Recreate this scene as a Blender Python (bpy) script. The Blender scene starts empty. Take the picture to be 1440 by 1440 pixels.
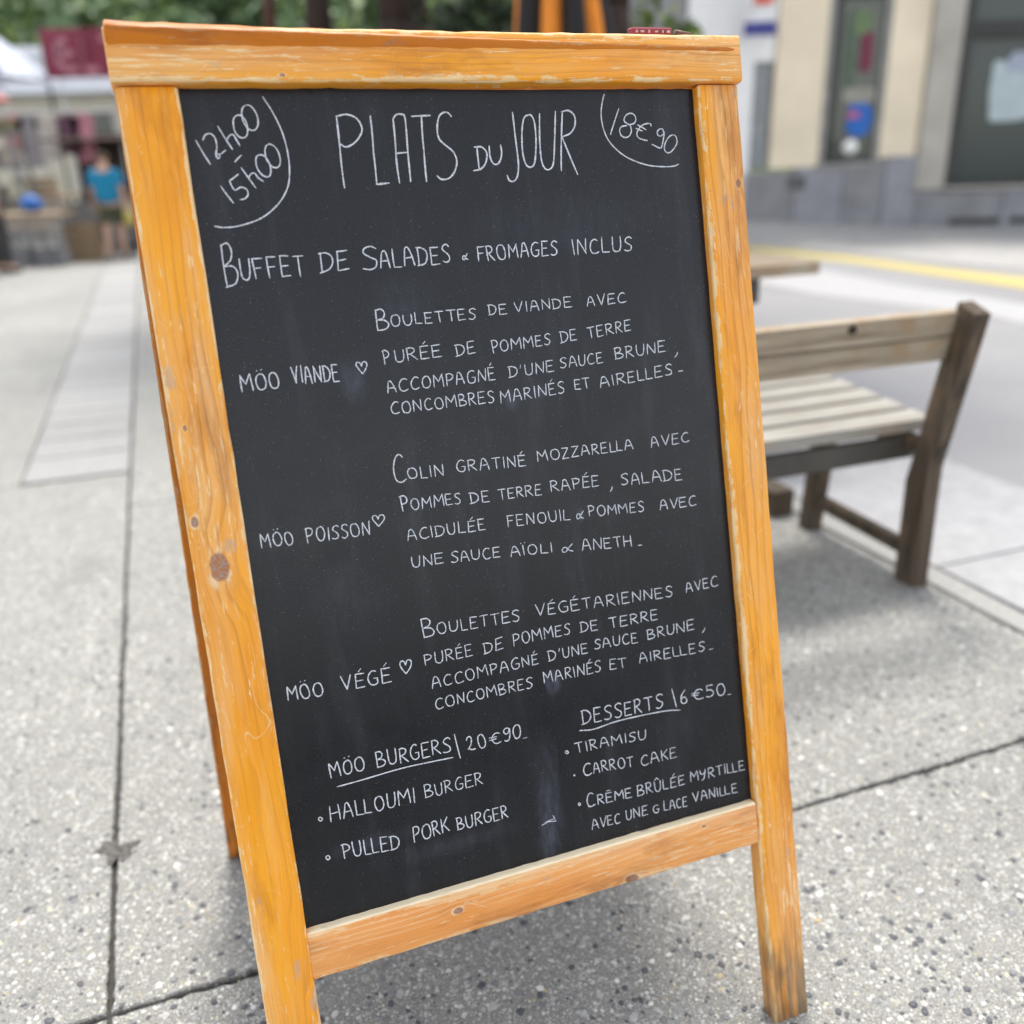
import bpy, bmesh, math, random
from mathutils import Vector, Matrix, Quaternion
R = math.radians
sc = bpy.context.scene
col = sc.collection
rnd = random.Random(7)

# ---------------------------------------------------------------- camera, world, sun, exposure
cam_d = bpy.data.cameras.new('camera')
cam = bpy.data.objects.new('camera', cam_d)
col.objects.link(cam)
cam_d.sensor_width = 36
cam_d.lens = 32.464
cam_d.clip_start = 0.02
cam_d.clip_end = 2000
PITCH, ROLL = 0.3682, -0.0290
fw = Vector((0, math.cos(PITCH), -math.sin(PITCH)))
rt0 = Vector((1, 0, 0)); up0 = rt0.cross(fw)
rt = rt0 * math.cos(ROLL) + up0 * math.sin(ROLL)
up = -rt0 * math.sin(ROLL) + up0 * math.cos(ROLL)
cam.matrix_world = Matrix(((rt.x, up.x, -fw.x, 0), (rt.y, up.y, -fw.y, 0), (rt.z, up.z, -fw.z, 1.1697), (0, 0, 0, 1)))
cam_d.dof.use_dof = True
cam_d.dof.focus_distance = 1.12
cam_d.dof.aperture_fstop = 2.0
sc.camera = cam

SUN_EL, SUN_AZ = R(66), R(-4)          # azimuth measured from +Y towards +X
world = bpy.data.worlds.new('World'); sc.world = world
world.use_nodes = True
wn = world.node_tree
bg = wn.nodes['Background']
sky = wn.nodes.new('ShaderNodeTexSky')
sky.sky_type = 'NISHITA'; sky.sun_disc = False
sky.sun_elevation = SUN_EL; sky.sun_rotation = SUN_AZ
sky.air_density = 1.0; sky.dust_density = 1.2; sky.ozone_density = 0.8
hs_ = wn.nodes.new('ShaderNodeHueSaturation'); hs_.inputs['Saturation'].default_value = .38     # thin high haze whitens the sky
wn.links.new(sky.outputs[0], hs_.inputs['Color'])
wm_ = wn.nodes.new('ShaderNodeMix'); wm_.data_type = 'RGBA'; wm_.blend_type = 'MULTIPLY'; wm_.inputs[0].default_value = 1; wm_.inputs[7].default_value = (1.04, 1.0, .955, 1)
wn.links.new(hs_.outputs[0], wm_.inputs[6]); wn.links.new(wm_.outputs[2], bg.inputs[0])
bg.inputs[1].default_value = 0.15
sun_d = bpy.data.lights.new('sun', 'SUN'); sun_d.energy = 1.7; sun_d.angle = R(16); sun_d.color = (1, .955, .88)
sun = bpy.data.objects.new('sun', sun_d); col.objects.link(sun)
sd = Vector((math.sin(SUN_AZ) * math.cos(SUN_EL), math.cos(SUN_AZ) * math.cos(SUN_EL), math.sin(SUN_EL)))
sun.rotation_euler = sd.to_track_quat('Z', 'Y').to_euler()
sun.location = (0, 0, 30)
sc.view_settings.view_transform = 'Standard'
sc.view_settings.look = 'None'
sc.view_settings.gamma = 1
sc.view_settings.exposure = 1.38

# ---------------------------------------------------------------- node helper
class NT:
    def __init__(s, name, rough=.6, spec=.5):
        s.m = bpy.data.materials.new(name); s.m.use_nodes = True
        s.t = s.m.node_tree; s.b = s.t.nodes['Principled BSDF']
        s.b.inputs['Roughness'].default_value = rough
        s.b.inputs['Specular IOR Level'].default_value = spec
    def new(s, ty): return s.t.nodes.new(ty)
    def put(s, sock, v):
        if isinstance(v, bpy.types.NodeSocket): s.t.links.new(v, sock)
        else:
            if isinstance(v, tuple) and len(v) == 3 and sock.type == 'RGBA': v = v + (1,)
            sock.default_value = v
    def math(s, op, a, b=0.0, c=None, clamp=False):
        n = s.new('ShaderNodeMath'); n.operation = op; n.use_clamp = clamp
        s.put(n.inputs[0], a); s.put(n.inputs[1], b)
        if c is not None: s.put(n.inputs[2], c)
        return n.outputs[0]
    def mix(s, f, a, b, mode='MIX'):
        n = s.new('ShaderNodeMix'); n.data_type = 'RGBA'; n.blend_type = mode
        s.put(n.inputs['Factor'], f); s.put(n.inputs[6], a); s.put(n.inputs[7], b)
        return n.outputs[2]
    def coord(s, which='Object'): return s.new('ShaderNodeTexCoord').outputs[which]
    def map(s, v, scale=(1, 1, 1), loc=(0, 0, 0), rot=(0, 0, 0)):
        n = s.new('ShaderNodeMapping'); s.put(n.inputs[0], v)
        n.inputs['Location'].default_value = loc; n.inputs['Rotation'].default_value = rot; n.inputs['Scale'].default_value = scale
        return n.outputs[0]
    def noise(s, v, scale=5, detail=3, rough=.5, dist=0, out=0):
        n = s.new('ShaderNodeTexNoise'); s.put(n.inputs['Vector'], v)
        n.inputs['Scale'].default_value = scale; n.inputs['Detail'].default_value = detail
        n.inputs['Roughness'].default_value = rough; n.inputs['Distortion'].default_value = dist
        return n.outputs[out]
    def voro(s, v, scale, feat='F1', rand=1):
        n = s.new('ShaderNodeTexVoronoi'); s.put(n.inputs['Vector'], v); n.feature = feat
        n.inputs['Scale'].default_value = scale; n.inputs['Randomness'].default_value = rand
        return n
    def ramp(s, f, pts, interp='LINEAR'):
        n = s.new('ShaderNodeValToRGB'); s.put(n.inputs[0], f); cr = n.color_ramp; cr.interpolation = interp
        while len(cr.elements) < len(pts): cr.elements.new(.5)
        for e, (p, c) in zip(cr.elements, pts):
            e.position = p; e.color = (c, c, c, 1) if isinstance(c, (int, float)) else tuple(c) + (1,)
        return n.outputs[0]
    def step(s, v, lo, hi):       # smooth 0..1
        n = s.new('ShaderNodeMapRange'); n.interpolation_type = 'SMOOTHSTEP'; s.put(n.inputs[0], v)
        n.inputs[1].default_value = lo; n.inputs[2].default_value = hi
        return n.outputs[0]
    def sep(s, v):
        n = s.new('ShaderNodeSeparateXYZ'); s.put(n.inputs[0], v); return n.outputs
    def comb(s, x, y, z):
        n = s.new('ShaderNodeCombineXYZ'); s.put(n.inputs[0], x); s.put(n.inputs[1], y); s.put(n.inputs[2], z); return n.outputs[0]
    def dist(s, v, p):
        n = s.new('ShaderNodeVectorMath'); n.operation = 'DISTANCE'; s.put(n.inputs[0], v); n.inputs[1].default_value = p; return n.outputs['Value']
    def bump(s, h, strength=.3, d=.001, prev=None):
        n = s.new('ShaderNodeBump'); n.inputs['Strength'].default_value = strength; n.inputs['Distance'].default_value = d
        s.put(n.inputs['Height'], h)
        if prev is not None: s.put(n.inputs['Normal'], prev)
        s.put(s.b.inputs['Normal'], n.outputs[0]); return n.outputs[0]
    def color(s, c): s.put(s.b.inputs['Base Color'], c)
    def rough(s, r): s.put(s.b.inputs['Roughness'], r)

def plain(name, c, rough=.6, var=.25, scale=6, spec=.4, metal=0, bump=0):
    n = NT(name, rough, spec)
    f = n.noise(n.coord(), scale, 4, .6)
    d = tuple(max(0, x * (1 - var)) for x in c); l = tuple(min(1, x * (1 + var)) for x in c)
    n.color(n.ramp(f, [(.3, d), (.7, l)])); n.b.inputs['Metallic'].default_value = metal
    if bump: n.bump(f, .4, bump)
    return n.m

# ---------------------------------------------------------------- object helpers
def link(name, me, mat=None, parent=None, loc=(0, 0, 0), rot=(0, 0, 0)):
    o = bpy.data.objects.new(name, me); col.objects.link(o)
    if mat is not None and me is not None and not me.materials: me.materials.append(mat)
    o.parent = parent; o.location = loc; o.rotation_euler = rot
    return o
def tag(o, label, cat, group=None):
    o['label'] = label; o['category'] = cat
    if group: o['group'] = group
    return o
def struct(o): o['kind'] = 'structure'; return o
def stuff(o, label=None, cat=None):
    o['kind'] = 'stuff'
    if label: o['label'] = label
    if cat: o['category'] = cat
    return o
def thing(name, label, cat, loc=(0, 0, 0), rz=0, group=None):
    return tag(link(name, None, None, None, loc, (0, 0, rz)), label, cat, group)
def tomesh(bm, name='m', smooth=False):
    me = bpy.data.meshes.new(name); bm.normal_update(); bm.to_mesh(me); bm.free()
    if smooth: me.polygons.foreach_set('use_smooth', [True] * len(me.polygons))
    return me
def box_bm(bm, c, s, bev=0, rot=None, seg=1):
    r = bmesh.ops.create_cube(bm, size=1)
    vs = r['verts']
    bmesh.ops.scale(bm, vec=s, verts=vs)
    if bev:
        es = list({e for v in vs for e in v.link_edges})
        q = bmesh.ops.bevel(bm, geom=es, offset=bev, segments=seg, profile=.6, affect='EDGES')
        vs = list({v for f in q['faces'] for v in f.verts} | {v for v in vs if v.is_valid})
    if rot is not None: bmesh.ops.rotate(bm, cent=(0, 0, 0), matrix=rot, verts=vs)
    bmesh.ops.translate(bm, vec=c, verts=vs)
    return vs
def box(c, s, bev=0, rot=None, seg=1):
    bm = bmesh.new(); box_bm(bm, c, s, bev, rot, seg); return tomesh(bm)
def bar_bm(bm, p, q, w, d, bev=0):
    p, q = Vector(p), Vector(q); z = (q - p)
    L = z.length; zq = z.to_track_quat('Z', 'Y').to_matrix()
    box_bm(bm, (p + q) / 2, (w, d, L), bev, zq)
def cyl_bm(bm, p, q, r0, r1=None, n=12, caps=True):
    p, q = Vector(p), Vector(q); r1 = r0 if r1 is None else r1
    g = bmesh.ops.create_cone(bm, cap_ends=caps, segments=n, radius1=r0, radius2=r1, depth=(q - p).length)
    m = (q - p).to_track_quat('Z', 'Y').to_matrix()
    bmesh.ops.rotate(bm, cent=(0, 0, 0), matrix=m, verts=g['verts'])
    bmesh.ops.translate(bm, vec=(p + q) / 2, verts=g['verts'])
def poly(pts, z=0):
    bm = bmesh.new(); bm.faces.new([bm.verts.new((p[0], p[1], p[2] if len(p) > 2 else z)) for p in pts]); 
    bm.normal_update()
    for f in bm.faces:
        if f.normal.z < 0: f.normal_flip()
    return tomesh(bm)
CA, SA = math.cos(0.3482), math.sin(0.3482)      # the paving grid, the bench and the sign share this heading
def AB(a, b): return (a * CA - b * SA, a * SA + b * CA)

# ---------------------------------------------------------------- materials of the sign
def frame_wood(name, w, L, seed, knots=(), warm=.5, worn=.5, dirt=0.0, edge_l=1.0, edge_r=1.0, pale_lines=False, th=.028, stain_or_shade=None):
    """varnished softwood; local x across, z along, knots = (x, z, r, grey)"""
    n = NT(name, .45, .3)
    p = n.coord(); x, y, z = n.sep(p)
    ps = n.map(p, loc=(seed * 3.1, seed * 1.7, seed * 5.3))
    bend = n.noise(n.map(ps, (4, 4, 1.6)), 1, 2, .5)
    gx = n.math('ADD', n.math('MULTIPLY', x, 1.0), n.math('MULTIPLY', bend, .05))
    kmask = None; kcore = None
    for (kx, kz, r, grey) in knots:
        v = n.comb(n.math('SUBTRACT', x, kx), 0.0, n.math('MULTIPLY', n.math('SUBTRACT', z, kz), .62))
        d = n.dist(v, (0, 0, 0))
        infl = n.math('POWER', 2.718, n.math('MULTIPLY', n.math('POWER', n.math('DIVIDE', d, r * 2.3), 2), -1.0))
        # grain bows round the knot
        gx = n.math('ADD', gx, n.math('MULTIPLY', infl, n.math('MULTIPLY', d, 1.1)))
        wob = n.math('MULTIPLY', n.noise(ps, 160, 2, .5), r * .5)
        dd = n.math('ADD', d, wob)
        c = n.step(dd, r * 1.35, r * 1.05)
        kcore = c if kcore is None else n.math('MAXIMUM', kcore, c)
        rg = n.math('MULTIPLY', n.step(dd, r * 2.1, r * 1.3), n.math('SUBTRACT', 1.0, c))
        kmask = rg if kmask is None else n.math('MAXIMUM', kmask, rg)
    gv = n.comb(gx, n.math('MULTIPLY', y, 1.0), n.math('MULTIPLY', z, .035))
    gv = n.map(gv, loc=(seed, seed * 2, seed))
    ph = n.math('ADD', n.math('MULTIPLY', gx, 105.0), n.math('MULTIPLY', n.noise(n.map(ps, (12, 12, 1.5), (5, 2, 8)), 1, 3, .55), 7.0))
    rings = n.math('FRACT', ph)                          # growth rings: slow rise, sharp late-wood line
    line = n.math('MULTIPLY', n.step(rings, .55, .93), n.step(rings, 1.0, .95))
    line = n.math('MULTIPLY', line, n.step(n.noise(gv, 38, 2, .5), .35, .6))
    fine = n.noise(n.comb(gx, y, n.math('MULTIPLY', z, .02)), 700, 2, .6)
    tone = n.noise(n.map(ps, (9, 9, 2.2)), 1, 3, .6)
    amber = n.ramp(tone, [(.28, (.80, .27, .006)), (.5, (.93, .39, .018)), (.72, (.90, .33, .03))])
    bare = n.ramp(n.noise(n.map(ps, (14, 14, 2.5), (3, 3, 3)), 1, 3, .6), [(.3, (.72, .29, .075)), (.55, (.86, .47, .17)), (.75, (.72, .46, .29))])
    fade = n.noise(n.map(ps, (13, 13, 1.5), (7, 1, 2)), 1, 5, .68)
    c = n.mix(n.math('MULTIPLY', n.step(fade, .5 + (.5 - worn) * .6 - .10, .5 + (.5 - worn) * .6 + .12), .88), amber, bare)
    c = n.mix(n.math('MULTIPLY', line, .55 if pale_lines else .42), c, (.90, .66, .36) if pale_lines else (.40, .155, .03))
    c = n.mix(n.math('MULTIPLY', n.step(fine, .45, .75), .36), c, (.55, .25, .05))
    # varnish flaked away at the arrises and in thin slivers along the grain
    ex = n.math('MINIMUM', n.math('MULTIPLY', n.math('SUBTRACT', w / 2, x), 1 / edge_r), n.math('MULTIPLY', n.math('ADD', w / 2, x), 1 / edge_l))
    ex = n.math('MAXIMUM', ex, n.math('SUBTRACT', th / 2 - .0008, n.math('ABSOLUTE', y)))
    chip = n.noise(n.map(ps, (1, 1, .30)), 110, 6, .75)
    chip2 = n.noise(n.map(ps, (1, 1, .07)), 300, 4, .7)
    patchy = n.noise(n.map(ps, (1, 1, .35)), 13, 2, .5)
    wear = n.math('ADD', n.math('MULTIPLY', chip, .6), n.math('ADD', n.math('MULTIPLY', chip2, .25), n.math('MULTIPLY', patchy, .30)))
    wear = n.math('SUBTRACT', wear, n.math('MULTIPLY', ex, 26.0))
    wm = n.step(wear, .505, .53)
    sl = n.math('ADD', n.math('MULTIPLY', chip2, .55), n.math('ADD', n.math('MULTIPLY', chip, .25), n.math('MULTIPLY', fade, .35)))
    patch = n.math('MULTIPLY', n.step(sl, .665 - worn * .045, .69 - worn * .045), .75)
    pale = n.ramp(chip2, [(.3, (.74, .47, .20)), (.7, (.92, .72, .42))])
    c = n.mix(n.math('MAXIMUM', n.math('MULTIPLY', wm, .88), patch), c, pale)
    if pale_lines:
        c = n.mix(1.0, c, (.97, .86, .84), 'MULTIPLY')
        c = n.mix(n.step(n.math('ADD', x, n.math('MULTIPLY', n.math('SUBTRACT', chip, .5), .004)), -w / 2 + .0028, -w / 2 + .0012), c, (.93, .80, .55))
    # scratches: thin contour lines of a soft noise, only where a second noise lets them
    scm = None
    for k, sc_ in enumerate(((1, 1, .35), (1, 1, 1.2), (1.4, 1, .15))):
        s1 = n.noise(n.map(ps, sc_, (k * 9, k, k * 4), (0, .5 * (k - 1), 0)), 26, 1, .4, .3)
        s1 = n.step(n.math('ABSOLUTE', n.math('SUBTRACT', s1, .5)), .003, .0008)
        g = n.step(n.noise(n.map(ps, (1, 1, .6), (k * 2, 4, k)), 18, 2, .5), .60, .66)
        s1 = n.math('MULTIPLY', s1, g)
        scm = s1 if scm is None else n.math('MAXIMUM', scm, s1)
    for k, (an, tl) in enumerate(((34, .755), (-28, .765), (7, .70), (-62, .78))):       # straight knocks and drags
        q = n.new('ShaderNodeMapping'); n.put(q.inputs[0], p); q.inputs['Rotation'].default_value = (0, R(an), 0)
        s2 = n.noise(n.map(q.outputs[0], (420, 30, 16), (k * 3, seed, k * 7)), 1, 1, .5)
        scm = n.math('MAXIMUM', scm, n.math('MULTIPLY', n.step(s2, tl, tl + .03), n.step(patchy, .42, .58)))
    c = n.mix(n.math('MULTIPLY', scm, .55), c, (.88, .66, .36))
    if kmask is not None:
        c = n.mix(n.math('MULTIPLY', kmask, n.step(chip, .42, .55)), c, (.80, .60, .36))
        rr = n.math('FRACT', n.math('MULTIPLY', n.noise(ps, 60, 2), 9.0))
        c = n.mix(kcore, c, n.mix(n.step(rr, .3, .7), (.40, .17, .07), (.36, .24, .19)))
    dots = n.voro(ps, 62); dm = n.math('MULTIPLY', n.step(dots.outputs['Distance'], .055, .03), n.step(n.sep(dots.outputs['Color'])[0], .86, .88))
    c = n.mix(n.math('MULTIPLY', dm, .85), c, (.10, .05, .02))
    gr = n.noise(n.map(ps, (1, 1, .4)), 34, 3, .6)
    c = n.mix(n.math('MULTIPLY', n.step(gr, .66, .72), .45), c, (.42, .36, .31))
    grime = n.step(gr, .66, .72)
    if dirt:
        dz = n.math('ADD', n.math('ADD', z, L / 2), n.math('MULTIPLY', n.math('SUBTRACT', n.math('ADD', n.noise(n.map(ps, (1, 1, .06)), 120, 3, .6), n.noise(n.map(ps, (1, 1, .5)), 25, 2)), 1.0), -.22))
        dm2 = n.step(dz, dirt, dirt * .1)
        c = n.mix(n.math('MULTIPLY', dm2, .88), c, n.ramp(fine, [(.3, (.085, .065, .04)), (.7, (.24, .21, .155))]))
    mot = n.noise(n.map(ps, (1, 1, .22), (2, 9, 4)), 22, 4, .65)
    c = n.mix(.9, c, n.ramp(mot, [(.28, (.58, .47, .40)), (.46, (.98, .97, .96)), (.60, (1.0, 1.0, 1.0)), (.75, (.90, .88, .92))]), 'MULTIPLY')
    if stain_or_shade: c = n.mix(1.0, c, stain_or_shade, 'MULTIPLY')
    n.color(c)
    n.rough(n.math('ADD', .33, n.math('MULTIPLY', n.math('MAXIMUM', wm, n.step(fade, .4, .6)), .3)))
    h = n.math('SUBTRACT', n.math('ADD', n.math('MULTIPLY', fine, .5), n.math('MULTIPLY', line, -.5)), n.math('ADD', n.math('MULTIPLY', wm, .5), n.math('ADD', scm, n.math('MULTIPLY', dm, 2.0))))
    n.bump(h, .35, .0006)
    return n.m

# ---------------------------------------------------------------- the A-frame sign
LEAN = 0.2490; HT = 1.343; WD = 0.7354; SW = 0.0600; TP = 0.0560; TH = 0.028
sign = thing('menu_board', 'worn honey varnished wooden A-frame chalkboard with a white handwritten French menu', 'menu board',
             (0.06379, 0.85985, 0), 0.3482)
def plank(name, w, L, t, centre, along, mat, parent, lean, y0, bev=.0032, seed=1, yoff=0, wob=.0004, skew=0):
    """plank in a leaned frame plane; centre=(u,v); along 'v' or 'u'"""
    rr = random.Random(seed)
    bm = bmesh.new(); 
    N = 40
    # lofted rounded-rectangle section so that the long edges can waver a little
    prof = []
    a, b, r = w / 2, t / 2, bev
    for (cx, cy, a0) in ((a - r, b - r, 0), (-a + r, b - r, 90), (-a + r, -b + r, 180), (a - r, -b + r, 270)):
        for k in range(3): prof.append((cx, cy, R(a0 + 45 * k)))
    rings = []
    offs = [[rr.gauss(0, wob) for _ in range(4)] for _ in range(N + 1)]
    for i in range(N + 1):
        zz = -L / 2 + L * i / N
        if i == 0 or i == N:
            rr2 = r * .35
        ring = []
        for j, (cx, cy, an) in enumerate(prof):
            q = offs[i][j // 3]
            ring.append(bm.verts.new((cx + math.cos(an) * (r + q), cy + math.sin(an) * (r + q * .5), zz)))
        rings.append(ring)
    M = len(prof)
    for i in range(N):
        for j in range(M):
            f = bm.faces.new((rings[i][j], rings[i][(j + 1) % M], rings[i + 1][(j + 1) % M], rings[i + 1][j])); f.smooth = True
    for s, e in ((0, -1), (N, 1)):
        cap = [bm.verts.new((v.co.x * (1 - .004 / w), v.co.y * (1 - .1), v.co.z + e * .0015)) for v in rings[s]]
        for j in range(M):
            q = (rings[s][j], rings[s][(j + 1) % M], cap[(j + 1) % M], cap[j])
            bm.faces.new(q if e > 0 else q[::-1])
        bm.faces.new(cap if e > 0 else cap[::-1])
    me = tomesh(bm)
    o = link(name, me, mat, parent)
    Rl = Matrix.Rotation(-lean, 4, 'X')
    loc = Matrix.Translation((0, y0, 0)) @ Rl @ Matrix.Translation((0, 0, HT)) @ Matrix.Rotation(skew, 4, 'Y') @ Matrix.Translation((0, 0, -HT)) @ Matrix.Translation((centre[0], t / 2 + yoff, centre[1]))
    if along == 'u': loc = loc @ Matrix.Rotation(math.pi / 2, 4, 'Y')
    o.matrix_local = loc
    return o
Lst = HT - TP - .0028
zc = Lst / 2
ul = -WD / 2 + SW / 2; ur = WD / 2 - SW / 2 + .001
plank('stile', SW, Lst, TH, (ul, zc), 'v', frame_wood('wood_left', SW, Lst, 1.3,
      [(-.3404 - ul, .7829 - zc, .0105, 1), (-.3581 - ul, .8352 - zc, .004, 1), (-.353 - ul, .9365 - zc, .0022, 0)], worn=.44, dirt=.05, edge_r=1.0, edge_l=.6), sign, LEAN, 0, seed=1)
plank('stile', SW - .002, Lst, TH, (ur, zc), 'v', frame_wood('wood_right', SW, Lst, 4.7,
      [(.3577 - ur, 1.1648 - zc, .0036, 1)], worn=.58, dirt=.15, edge_l=1.5, edge_r=.4), sign, LEAN, 0, seed=2)
# rails: local z runs along u, local x points down the board
plank('top_rail', TP, WD + .004, TH + .010, (0, HT - TP / 2), 'u', frame_wood('wood_top', TP, WD, 9.6, [(.021, -.2, .002, 0)], worn=.56, edge_l=1.6, edge_r=1.5, th=.038), sign, LEAN, 0, bev=.0045, seed=3, yoff=-.008)
BRW = .0593; bl = .2775
wl = WD - 2 * SW - .0012
plank('bottom_rail', BRW, wl, TH, (0, bl + BRW / 2), 'u', frame_wood('wood_bottom', BRW, wl, 12.9,
      [(.0255, .1117, .0062, 1), (-.003, -.1257, .004, 1), (-.018, .2247, .002, 0)], worn=.85, edge_l=2.6, edge_r=1.3, pale_lines=True), sign, LEAN, 0, bev=.003, seed=4)
# rear frame, mirrored
SKEW = R(1.15)
yb = 2 * HT * math.sin(LEAN) + .012
rw = frame_wood('wood_rear', SW, Lst, 21.0, worn=.40, dirt=.07, stain_or_shade=(.62, .46, .36))  # shade on the rear frame is painted in as a darker multiplied colour
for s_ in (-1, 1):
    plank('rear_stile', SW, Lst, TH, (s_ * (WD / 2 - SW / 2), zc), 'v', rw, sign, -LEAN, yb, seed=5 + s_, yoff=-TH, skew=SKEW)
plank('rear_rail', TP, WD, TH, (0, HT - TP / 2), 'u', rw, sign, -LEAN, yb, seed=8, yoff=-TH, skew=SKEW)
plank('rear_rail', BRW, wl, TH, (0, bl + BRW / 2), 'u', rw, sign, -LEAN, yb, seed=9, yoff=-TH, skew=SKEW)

# chalk panel
def panel_mat():
    n = NT('blackboard', .4, .38)
    p = n.coord(); x, y, z = n.sep(p)
    cl = n.noise(p, 5, 3, .55)
    c = n.ramp(cl, [(.3, (.0036, .0043, .0066)), (.7, (.0056, .0066, .0098))])
    # dust of wiped chalk
    sp = n.noise(p, 520, 4, .85)
    spk = n.step(sp, .55, .60)
    dens = n.ramp(n.noise(p, 9, 3, .6), [(.3, .25), (.7, .8)])
    c = n.mix(n.math('MULTIPLY', spk, n.math('MULTIPLY', dens, .95)), c, (.040, .045, .064))
    sp2 = n.voro(p, 430); m2 = n.math('MULTIPLY', n.step(sp2.outputs['Distance'], .26, .1), n.step(n.sep(sp2.outputs['Color'])[0], .93, .95))
    c = n.mix(n.math('MULTIPLY', m2, n.math('MULTIPLY', dens, .42)), c, (.6, .62, .66))
    wipe = n.noise(n.map(p, (26, 1, 4), rot=(0, R(24), 0)), 1, 4, .6); wipe = n.step(wipe, .50, .72)
    c = n.mix(n.math('MULTIPLY', wipe, n.math('MULTIPLY', dens, .10)), c, (.20, .21, .25))
    # smudges where the cloth passed: (u, v, ru, rv, strength)
    sm = None
    for (u, v, ru, rv, a) in ((.0122, .42, .022, .085, .20), (.006, .36, .018, .035, .16), (.0224, .925, .012, .014, .22), (.062, .93, .012, .010, .12), (-.165, .968, .02, .03, .17),
                              (.0992, .772, .007, .012, .30), (.0367, .566, .014, .020, .30), (-.22, .42, .06, .012, .12), (-.12, .39, .10, .016, .10), (-.20, .72, .05, .05, .06), (-.10, 1.05, .05, .035, .06), (.12, 1.13, .16, .04, .05)):
        d = n.dist(n.comb(n.math('DIVIDE', n.math('SUBTRACT', x, u), ru), 0.0, n.math('DIVIDE', n.math('SUBTRACT', z, v), rv)), (0, 0, 0))
        d = n.math('ADD', d, n.math('MULTIPLY', n.math('SUBTRACT', n.noise(n.map(p, (1, 1, .35)), 55, 3, .6), .5), 1.3))
        q = n.math('MULTIPLY', n.step(d, 1.15, .1), a)
        sm = q if sm is None else n.math('ADD', sm, q)
    c = n.mix(n.math('MULTIPLY', sm, n.ramp(n.noise(n.map(p, (1, 1, .3)), 130, 3, .6), [(.35, .3), (.65, 1.0)])), c, (.20, .22, .30))
    n.color(c)
    n.rough(n.ramp(n.noise(p, 14, 3, .6), [(.3, .24), (.7, .34)]))
    n.bump(sp, .10, .0003)
    return n.m
PY = .013
panel = link('chalk_panel', box((0, .004, .8105), (WD - 2 * SW + .03, .008, 1.0), 0), panel_mat(), sign)
panel.matrix_local = Matrix.Translation((0, 0, 0)) @ Matrix.Rotation(-LEAN, 4, 'X') @ Matrix.Translation((0, PY, 0))
# its mesh stands in (u, depth, v), so its own coordinates are board coordinates
rp = link('rear_chalk_panel', box((0, -.004, .81), (WD - 2 * SW + .03, .008, 1.0), 0), panel.data.materials[0], sign)
rp.matrix_local = Matrix.Translation((0, yb, 0)) @ Matrix.Rotation(LEAN, 4, 'X') @ Matrix.Translation((0, -PY, 0))
steel = plain('galvanised_steel', (.45, .45, .46), .35, .2, 40, .5, 1)
for s_ in (-1, 1):
    bm = bmesh.new(); box_bm(bm, (s_ * .24, 0, 0), (.06, .045, .002), .0006); cyl_bm(bm, (s_ * .24 - .03, 0, .002), (s_ * .24 + .03, 0, .002), .004, n=10)
    ztop = HT * math.cos(LEAN)
    ymid = HT * math.sin(LEAN) + TH / 2 + .006
    h_ = link('hinge', tomesh(bm), steel, sign, (0, ymid + .0, ztop - .0285))
    bm = bmesh.new(); 
    yA = .42 * math.sin(LEAN) + .03; yB = yb - yA
    n_ = 22
    for k in range(n_):                                   # brace cord low between the two frames
        t0, t1 = k / n_, (k + 1) / n_
        f_ = lambda t: (s_ * (WD / 2 - .03), yA + (yB - yA) * t, .41 - .05 * 4 * t * (1 - t))
        cyl_bm(bm, f_(t0), f_(t1), .0022, n=6)
    link('brace_cord', tomesh(bm, smooth=True), steel, sign)

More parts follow.
